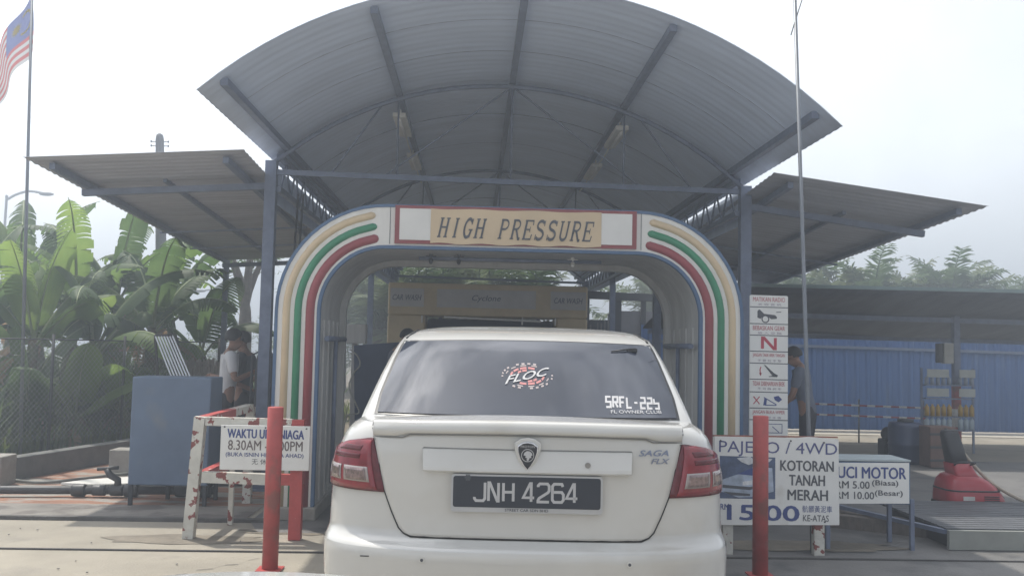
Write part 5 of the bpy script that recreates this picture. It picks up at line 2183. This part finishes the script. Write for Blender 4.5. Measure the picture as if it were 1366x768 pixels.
def banana_leaf(b, br, base, az, ln, wd, rise, droop, rng, torn=.5, twist=0.0):
    """blade with a bent midrib and side strips that may be torn apart"""
    n_ = 30
    d = Vector((cos(az), sin(az), 0))
    side = Vector((-sin(az), cos(az), 0))
    pts = []
    p_ = Vector(base)
    el = rise
    for i in range(n_ + 1):
        pts.append(p_.copy())
        el -= droop * (2.1 * i / n_ + .2) / n_
        p_ = p_ + (d * cos(el) + Vector((0, 0, 1)) * sin(el)) * ln / n_
    br.tube(pts, [.022 * (1 - .85 * i / n_) * (ln / 1.6) for i in range(n_ + 1)], 5)
    i0 = int(n_ * .14)
    for s in (-1, 1):
        hang = rng.uniform(.1, .5)
        grp = None
        for i in range(i0, n_):
            f0, f1 = (i - i0) / (n_ - i0), (i + 1 - i0) / (n_ - i0)
            if grp is None or rng.random() < torn * .6:
                grp = (rng.uniform(-.10, .7) * torn, rng.uniform(.90, 1.06), rng.random() < torn * .45)
            rows = []
            for j, f in ((i, f0), (i + 1, f1)):
                t = (pts[min(j + 1, n_)] - pts[max(j - 1, 0)]).normalized()
                up_ = side.cross(t) * -1
                if up_.z < 0:
                    up_ = -up_
                w_ = wd * (max(0, 1 - abs(2 * f - .92) ** 2.6)) ** .6 * (1 if f < .96 else .6) * grp[1] / 2
                sd_ = (side * cos(twist) + up_ * sin(twist)) * s
                gap = .34 * ln / n_ if (grp[2] and j == i + 1) else 0
                row = []
                for k in range(5):
                    u = k / 4
                    sag = (hang + grp[0]) * u * u * w_ - .22 * u * (1 - u) * w_ * 1.2
                    row.append(pts[j] + sd_ * (u * w_ * (1 - .12 * (hang + grp[0]))) - up_ * sag * 1.0 + t * (u * w_ * .22) - t * gap * u)
                rows.append(row)
            b.grid(rows)


def banana_plant(label, x, y, h, lean, nl, seed, lens=(1.3, 1.9), light=.25, torn=.35, dry=1, az0=None, dr=.8):
    rng = random.Random(seed)
    t = thing('banana_plant', label, 'banana plant', (x, y, 0), 'banana plants behind the chain link fence')
    top = Vector((x + lean[0], y + lean[1], h))
    b = MB()
    b.tube(curve_pts([(x, y, 0), (x + lean[0] * .3, y + lean[1] * .3, h * .5), top], 6), [.11 - .05 * i / 12 for i in range(13)], 12)
    b.build('stem', M_stem, t)
    for i in range(nl + dry):
        isdry = i >= nl
        az = (az0 or 0) + i * 2.39996 + rng.uniform(-.3, .3)
        f = i / max(1, nl - 1)
        rise = R(84 - 50 * f + rng.uniform(-8, 8)) if not isdry else R(-10)
        b, br = MB(), MB()
        ln = rng.uniform(*lens) * (1 if not isdry else .75)
        banana_leaf(b, br, top - Vector((0, 0, .04 + .10 * i / nl)), az, ln, rng.uniform(.38, .52) * (1 if not isdry else .5), rise, dr * (rng.uniform(.7, 1.4) + .8 * f) if not isdry else 1.8, rng,
                    torn if not isdry else .9, rng.uniform(-.35, .35))
        m_ = M_dry if isdry else G_ban[2 if rng.random() < light else (1 if rng.random() < .5 else 0)]
        lf = b.build('leaf', m_, t, fix=False)
        br.build('midrib', M_rib, lf, fix=False)
    return t


BAN = [  # px, Y, stem height, leaves, leaf length, how torn, share of pale leaves, droop, label
    (36, 12.0, 1.35, 7, 1.45, .3, .9, .35, 'banana plant with bright upright leaves right behind the flag pole'),
    (-25, 11.9, 1.4, 8, 1.5, .35, .5, .7, 'banana plant at the picture edge left of the flag pole'),
    (84, 13.4, 1.75, 8, 1.8, .45, .2, .9, 'banana plant with big dark arching leaves between flag pole and fence'),
    (112, 12.5, 1.2, 8, 1.9, .3, .2, 1.0, 'broad leaved banana plant with a long leaf arching over the fence'),
    (158, 14.2, 1.95, 8, 1.9, .8, .15, .9, 'tall ragged banana plant left of the utility pole'),
    (198, 13.2, 1.55, 8, 1.7, .8, .2, .8, 'ragged banana plant at the foot of the utility pole'),
    (240, 14.8, 1.75, 8, 1.7, .85, .1, 1.1, 'banana plant with brown drooping leaves right of the utility pole'),
    (280, 14.4, 1.2, 7, 1.7, .35, .2, 1.0, 'low banana plant behind the paling fence and the people'),
    (62, 11.7, .6, 6, 1.1, .25, .9, .5, 'young banana plant with pale leaves close behind the fence'),
    (122, 11.9, .45, 5, 1.0, .2, .9, .4, 'young banana sucker with yellow green leaves in front of the broad leaved plant'),
    (172, 12.4, .55, 6, 1.0, .25, .8, .5, 'young banana plant beside the blue cabinet behind the fence'),
    (5, 15.0, 2.1, 8, 1.9, .6, .3, .7, 'banana plant farthest back at the picture edge'),
    (60, 14.2, 1.5, 8, 1.7, .5, .4, .6, 'banana plant half hidden behind the bright upright leaves'),
]
for i, (px, Y, h, nl, ln, tn, lt, dr, lb) in enumerate(BAN):
    p = P(px, 500, Y)
    banana_plant(lb, p.x, Y, h, (random.uniform(-.2, .2), random.uniform(-.1, .1)), nl, 100 + i * 7, (ln * .85, ln * 1.15), lt, tn, 2 if i in (6, 4, 5) else 1, az0=i * 1.3, dr=dr)


def blade_patch(name, label, region, count, hr, m_, seed, wd=.012, kind='grass'):
    rng = random.Random(seed)
    b = MB()
    for _k in range(count):
        x, y, z0 = region(rng)
        h = rng.uniform(*hr)
        a = rng.uniform(0, 2 * pi)
        l_ = rng.uniform(.1, .6) * h
        w_ = wd * rng.uniform(.6, 1.5)
        d = Vector((cos(a), sin(a), 0))
        s = Vector((-sin(a), cos(a), 0)) * w_
        p0_ = Vector((x, y, z0))
        p1_ = p0_ + d * l_ * .35 + Vector((0, 0, h * .6))
        p2_ = p0_ + d * l_ + Vector((0, 0, h * rng.uniform(.8, 1)))
        b.grid([[p0_ - s * .6, p0_ + s * .6], [p1_ - s, p1_ + s], [p2_ - s * .1, p2_ + s * .1]])
    o = b.build(name, m_, None, fix=False)
    return tag(o, label, kind, kind='stuff')


G_grass = leafmat('grass_green', (.06, .10, .025), (.11, .14, .04), .4, .7)


def reg_left(rng):
    y = rng.uniform(9.0, 17.5)
    x0_ = -5.75 + (y - 9.0) * .42
    return x0_ - rng.random() ** 1.4 * 6.5, y, -.01


def reg_weed(rng):
    y = rng.uniform(10.0, 17.5)
    x0_ = -6.0 + (y - 9.0) * .42
    return x0_ - rng.random() * 6.0, y, -.01


blade_patch('tall_grass', 'tall green grass and weeds behind the chain link fence', reg_left, 9000, (.12, .5), G_grass, 5, .012)
blade_patch('tall_weeds', 'dense tall dark weeds growing among the banana plants', reg_weed, 7000, (.5, 1.25), leafmat('weed_green', (.045, .08, .028), (.075, .115, .04), .3), 15, .022, 'weeds')
G_bush = [leafmat('bush_leaf', (.025, .06, .016), (.05, .09, .025), .35), leafmat('bush_leaf_light', (.06, .10, .025), (.09, .14, .035), .4)]


def leaf_clump(b, c, rad, n_, rng, sz):
    for _k in range(n_):
        while True:
            v = Vector((rng.uniform(-1, 1), rng.uniform(-1, 1), rng.uniform(-1, 1)))
            if v.length < 1:
                break
        v = v.normalized() * (.45 + .55 * rng.random())
        p_ = Vector(c) + Vector((v.x * rad[0], v.y * rad[1], v.z * rad[2]))
        a = Vector((rng.uniform(-1, 1), rng.uniform(-1, 1), rng.uniform(-.6, .6))).normalized()
        e = a.cross(Vector((rng.uniform(-1, 1), rng.uniform(-1, 1), 1))).normalized()
        l_, w_ = sz * rng.uniform(.6, 1.3), sz * rng.uniform(.2, .4)
        b.face([p_ - a * l_ * .5, p_ + e * w_ * .5, p_ + a * l_ * .5, p_ - e * w_ * .5])


def bush(label, x, y, w_, h, seed, n_=420, sz=.12, m_=None, cat='bush', name='leafy_bush', trunk=0.0, group='bushes behind the fence'):
    rng = random.Random(seed)
    t = thing(name, label, cat, (x, y, 0), group)
    b = MB()
    tp_ = []
    for i in range(5):
        a = rng.uniform(0, 2 * pi)
        e = Vector((x + cos(a) * w_ * .3, y + sin(a) * w_ * .3, trunk + (h - trunk) * rng.uniform(.45, .8)))
        b.tube(curve_pts([(x, y, 0), (x + rng.uniform(-.04, .04), y, trunk * .7 + .1), e], 4), [.05 * max(.5, trunk) * (1 - .09 * k_) for k_ in range(9)], 6)
    b.build('trunk' if trunk else 'stem', mat('bark', (.12, .10, .08), .9, 0, .3, 10, .4), t)
    b = MB()
    for i in range(9):
        c = (x + rng.uniform(-.55, .55) * w_ * .8, y + rng.uniform(-.5, .5) * w_ * .7, trunk + (h - trunk) * rng.uniform(.2, .82))
        r_ = w_ * rng.uniform(.22, .38)
        leaf_clump(b, c, (r_, r_, r_ * .8 * min(1.3, (h - trunk) / w_ + .4)), n_ // 9, rng, sz)
    b.build('crown', m_ or G_bush[seed % 2], t, fix=False)
    return t


for i, (px, Y, w_, h) in enumerate(((-10, 11.3, 1.1, .75), (70, 12.4, 1.2, .8), (115, 13.3, 1.3, .95), (160, 13.0, 1.1, .8), (190, 14.0, 1.3, 1.1), (225, 15.5, 1.6, 1.3), (265, 16.2, 1.6, 1.2), (20, 16.8, 2.2, 1.6), (90, 17.5, 2.4, 1.5), (160, 18, 2.4, 1.6), (320, 17.5, 1.8, 1.2), (350, 18.5, 1.5, 1.1))):
    p = P(px, 500, Y)
    bush('%s green bush %s' % (('dark', 'light')[(30 + i) % 2], ('at the picture edge behind the chain link fence', 'under the bright banana leaves by the flag pole', 'just left of the blue cabinet behind the fence', 'partly hidden by the blue cabinet', 'at the foot of the utility pole', 'behind the slanting steel rack', 'behind the paling fence, near end', 'far behind the flag pole', 'far behind the big arching banana leaves', 'far behind the ragged banana plant', 'behind the two standing people', 'behind the left canopy post')[i]),
         p.x, Y, w_, h, 30 + i, 900, .10)
p = P(328, 400, 19)
bush('slender small tree with sparse leaves behind the left side canopy', p.x, 19, 1.2, 3.35, 77, 260, .16, G_bush[0], 'tree', 'small_tree', 2.7, None)


# palms
G_palm = [leafmat('palm_frond', (.03, .065, .022), (.05, .085, .03), .3), leafmat('palm_frond_pale', (.07, .10, .045), (.10, .13, .06), .3)]
M_ptrunk = mat('palm_trunk', (.10, .085, .065), .9, 0, .3, 12, .5)


def palm_mesh(seed, h, fl, nf, low=85):
    rng = random.Random(seed)
    t = MB()
    t.tube([(0, 0, 0), (.03, 0, h * .5), (0, 0, h)], [.26, .22, .2], 10)
    c = MB()
    for i in range(nf):
        az = i * 2.39996 + rng.uniform(-.2, .2)
        el = R(84 - low * (i / nf) ** 1.1 + rng.uniform(-8, 8))
        ln = fl * rng.uniform(.8, 1.1)
        d = Vector((cos(az), sin(az), 0))
        s = Vector((-sin(az), cos(az), 0))
        pts, p_ = [], Vector((0, 0, h - .05))
        n_ = 14
        e = el
        for k in range(n_ + 1):
            pts.append(p_.copy())
            e -= R(75) * (k / n_) / n_ * 1.6
            p_ = p_ + (d * cos(e) + Vector((0, 0, sin(e)))) * ln / n_
        c.tube(pts, [.03 * (1 - .8 * k / n_) for k in range(n_ + 1)], 4)
        for k in range(2, 42):
            f = k / 42
            q_ = f * n_
            j = min(n_ - 1, int(q_))
            p0_ = pts[j].lerp(pts[j + 1], q_ - j)
            t_ = (pts[j + 1] - pts[j]).normalized()
            for sg in (-1, 1):
                ll = fl * .26 * (1 - abs(f - .4) ** 1.6) * rng.uniform(.8, 1.15)
                dd = (s * sg * .85 + t_ * .5 + Vector((0, 0, rng.uniform(-.35, .3)))).normalized()
                tip = p0_ + dd * ll + Vector((0, 0, -ll * rng.uniform(.05, .3)))
                mid = p0_ + dd * ll * .55
                w_ = t_ * .03
                c.grid([[p0_ - w_ * .5, p0_ + w_ * .5], [mid - w_, mid + w_], [tip - w_ * .1, tip + w_ * .1]])
    return t, c


def palm(label, x, y, h, fl, nf, seed, m_, group):
    t_, c_ = palm_mesh(seed, h, fl, nf)
    t = thing('palm_tree', label, 'palm tree', (0, 0, 0), group)
    t_.build('trunk', M_ptrunk, t, fix=False)
    c_.build('crown', m_, t, fix=False)
    t.location = (x, y, 0)
    return t


PG_ = 'oil palms behind the low shed'
for i, (px, ptop, Y, lb) in enumerate(((1085, 348, 34, 'oil palm nearest the thin mast above the shed roof'), (1120, 352, 33, 'pale spiky oil palm between the mast and the wide palm'),
                                     (1165, 344, 32, 'wide round oil palm left of the tallest palm'), (1216, 333, 36, 'tallest pointed oil palm above the shed roof'),
                                     (1268, 344, 34, 'broad oil palm right of the tallest palm'), (1290, 358, 37, 'low oil palm at the right of the palm row'),
                                     (1356, 363, 40, 'distant oil palm at the right picture edge'), (1042, 362, 40, 'distant oil palm tucked under the right side canopy'))):
    Y *= .7
    p = P(px, ptop, Y)
    palm(lb, p.x, Y, p.z - (1.8 if i == 3 else 1.4), 1.8, 17 if i != 4 else 24, 200 + i, G_palm[i % 2], PG_)
for i, (px, ptop, Y, lb) in enumerate(((505, 345, 26, 'oil palm seen through the left of the gate opening'), (560, 332, 26.5, 'oil palm above the left of the washing machine'),
                                     (640, 334, 27, 'oil palm above the middle of the washing machine'), (705, 336, 26.5, 'oil palm above the right of the washing machine'), (880, 352, 30, 'oil palm seen through the right of the gate opening'),
                                     (455, 372, 29, 'oil palm behind the left canopy posts'), (598, 340, 28, 'dark oil palm in the row behind the washing machine'))):
    p = P(px, ptop, Y)
    palm(lb, p.x, Y, max(1.2, p.z - 1.9), 2.5, 24, 300 + i, G_palm[(i + 1) % 2], 'oil palms seen through the gate')
# distant vegetation mass
rng = random.Random(9)
b = MB()
for i in range(150):
    x = -75 + 150 * i / 149 + rng.uniform(-1, 1)
    y = 56 + rng.uniform(-4, 6)
    h = rng.uniform(1.6, 3.0) + (.8 if abs(x) > 20 else 0)
    leaf_clump(b, (x, y, h * .5), (1.7, 1.5, h * .55), 220, rng, .32)
o = b.build('distant_trees', leafmat('distant_green', (.03, .06, .03), (.055, .085, .045), .25), None, fix=False)
tag(o, 'far belt of low dark green trees along the horizon', 'trees', kind='stuff')
rng = random.Random(12)
b = MB()
for i in range(40):
    x = -3.2 + 6.6 * rng.random()
    y = 25 + rng.uniform(0, 4)
    leaf_clump(b, (x, y, rng.uniform(.3, 1.5)), (.7, .6, .6), 70, rng, .22)
o = b.build('undergrowth', leafmat('undergrowth_green', (.03, .06, .025), (.06, .09, .035), .3), None, fix=False)
tag(o, 'dark green undergrowth at the far end of the wash lane', 'undergrowth', kind='stuff')

# ------------------------------------------------------------------ the front of the car the picture is taken from
own = thing('car_front', 'white car bonnet just peeking in at the bottom edge of the view', 'car', (-0.42, 1.3, 0))
b = MB()
rows = []
OX = -0.42
for j in range(15):
    y = 0.55 + 1.45 * j / 14
    f = j / 14
    ztop = .9375 - .02 * f - .05 * max(0, f - .75) * 4 * max(0, f - .75)
    hw_ = .80 - .10 * max(0, f - .5) ** 2 * 4
    rows.append([Vector((OX + hw_ * (k / 10 - 1), y, ztop - .12 * abs(k / 10 - 1) ** 2 - (.0 if abs(k / 10 - 1) < .95 else .03))) for k in range(21)])
b.grid(rows)
b.build('bonnet', M_car, own)
b = MB()
front = rows[-1]
prof = [(0, 0), (.035, -.03), (.06, -.10), (.09, -.22), (.14, -.36), (.15, -.52), (.10, -.66)]
b.grid([[p + Vector((0, dy, dz_)) for p in front] for dy, dz_ in prof])
b.build('bumper', M_car, own)
for s_ in (0, 20):
    b = MB()
    col_ = [r[s_] for r in rows]
    b.grid([col_, [Vector((p.x + (.02 if s_ else -.02), p.y, .62)) for p in col_], [Vector((p.x, p.y, .24)) for p in col_]])
    b.build('front_wing', M_car, own)
for s_ in (-1, 1):
    b = MB()
    b.ball((OX + s_ * .55, 2.03, .72), (.16, .07, .07))
    b.build('headlight', M_clear, own)
    b = MB()
    b.tube([(OX + s_ * .62, 1.25, .29), (OX + s_ * .82, 1.25, .29)], .29, 24)
    b.build('wheel', M_rubber, own)
b = MB()
b.box((OX, 2.09, .55), (.7, .03, .09))
b.build('grille', M_black, own, bevel=.01)
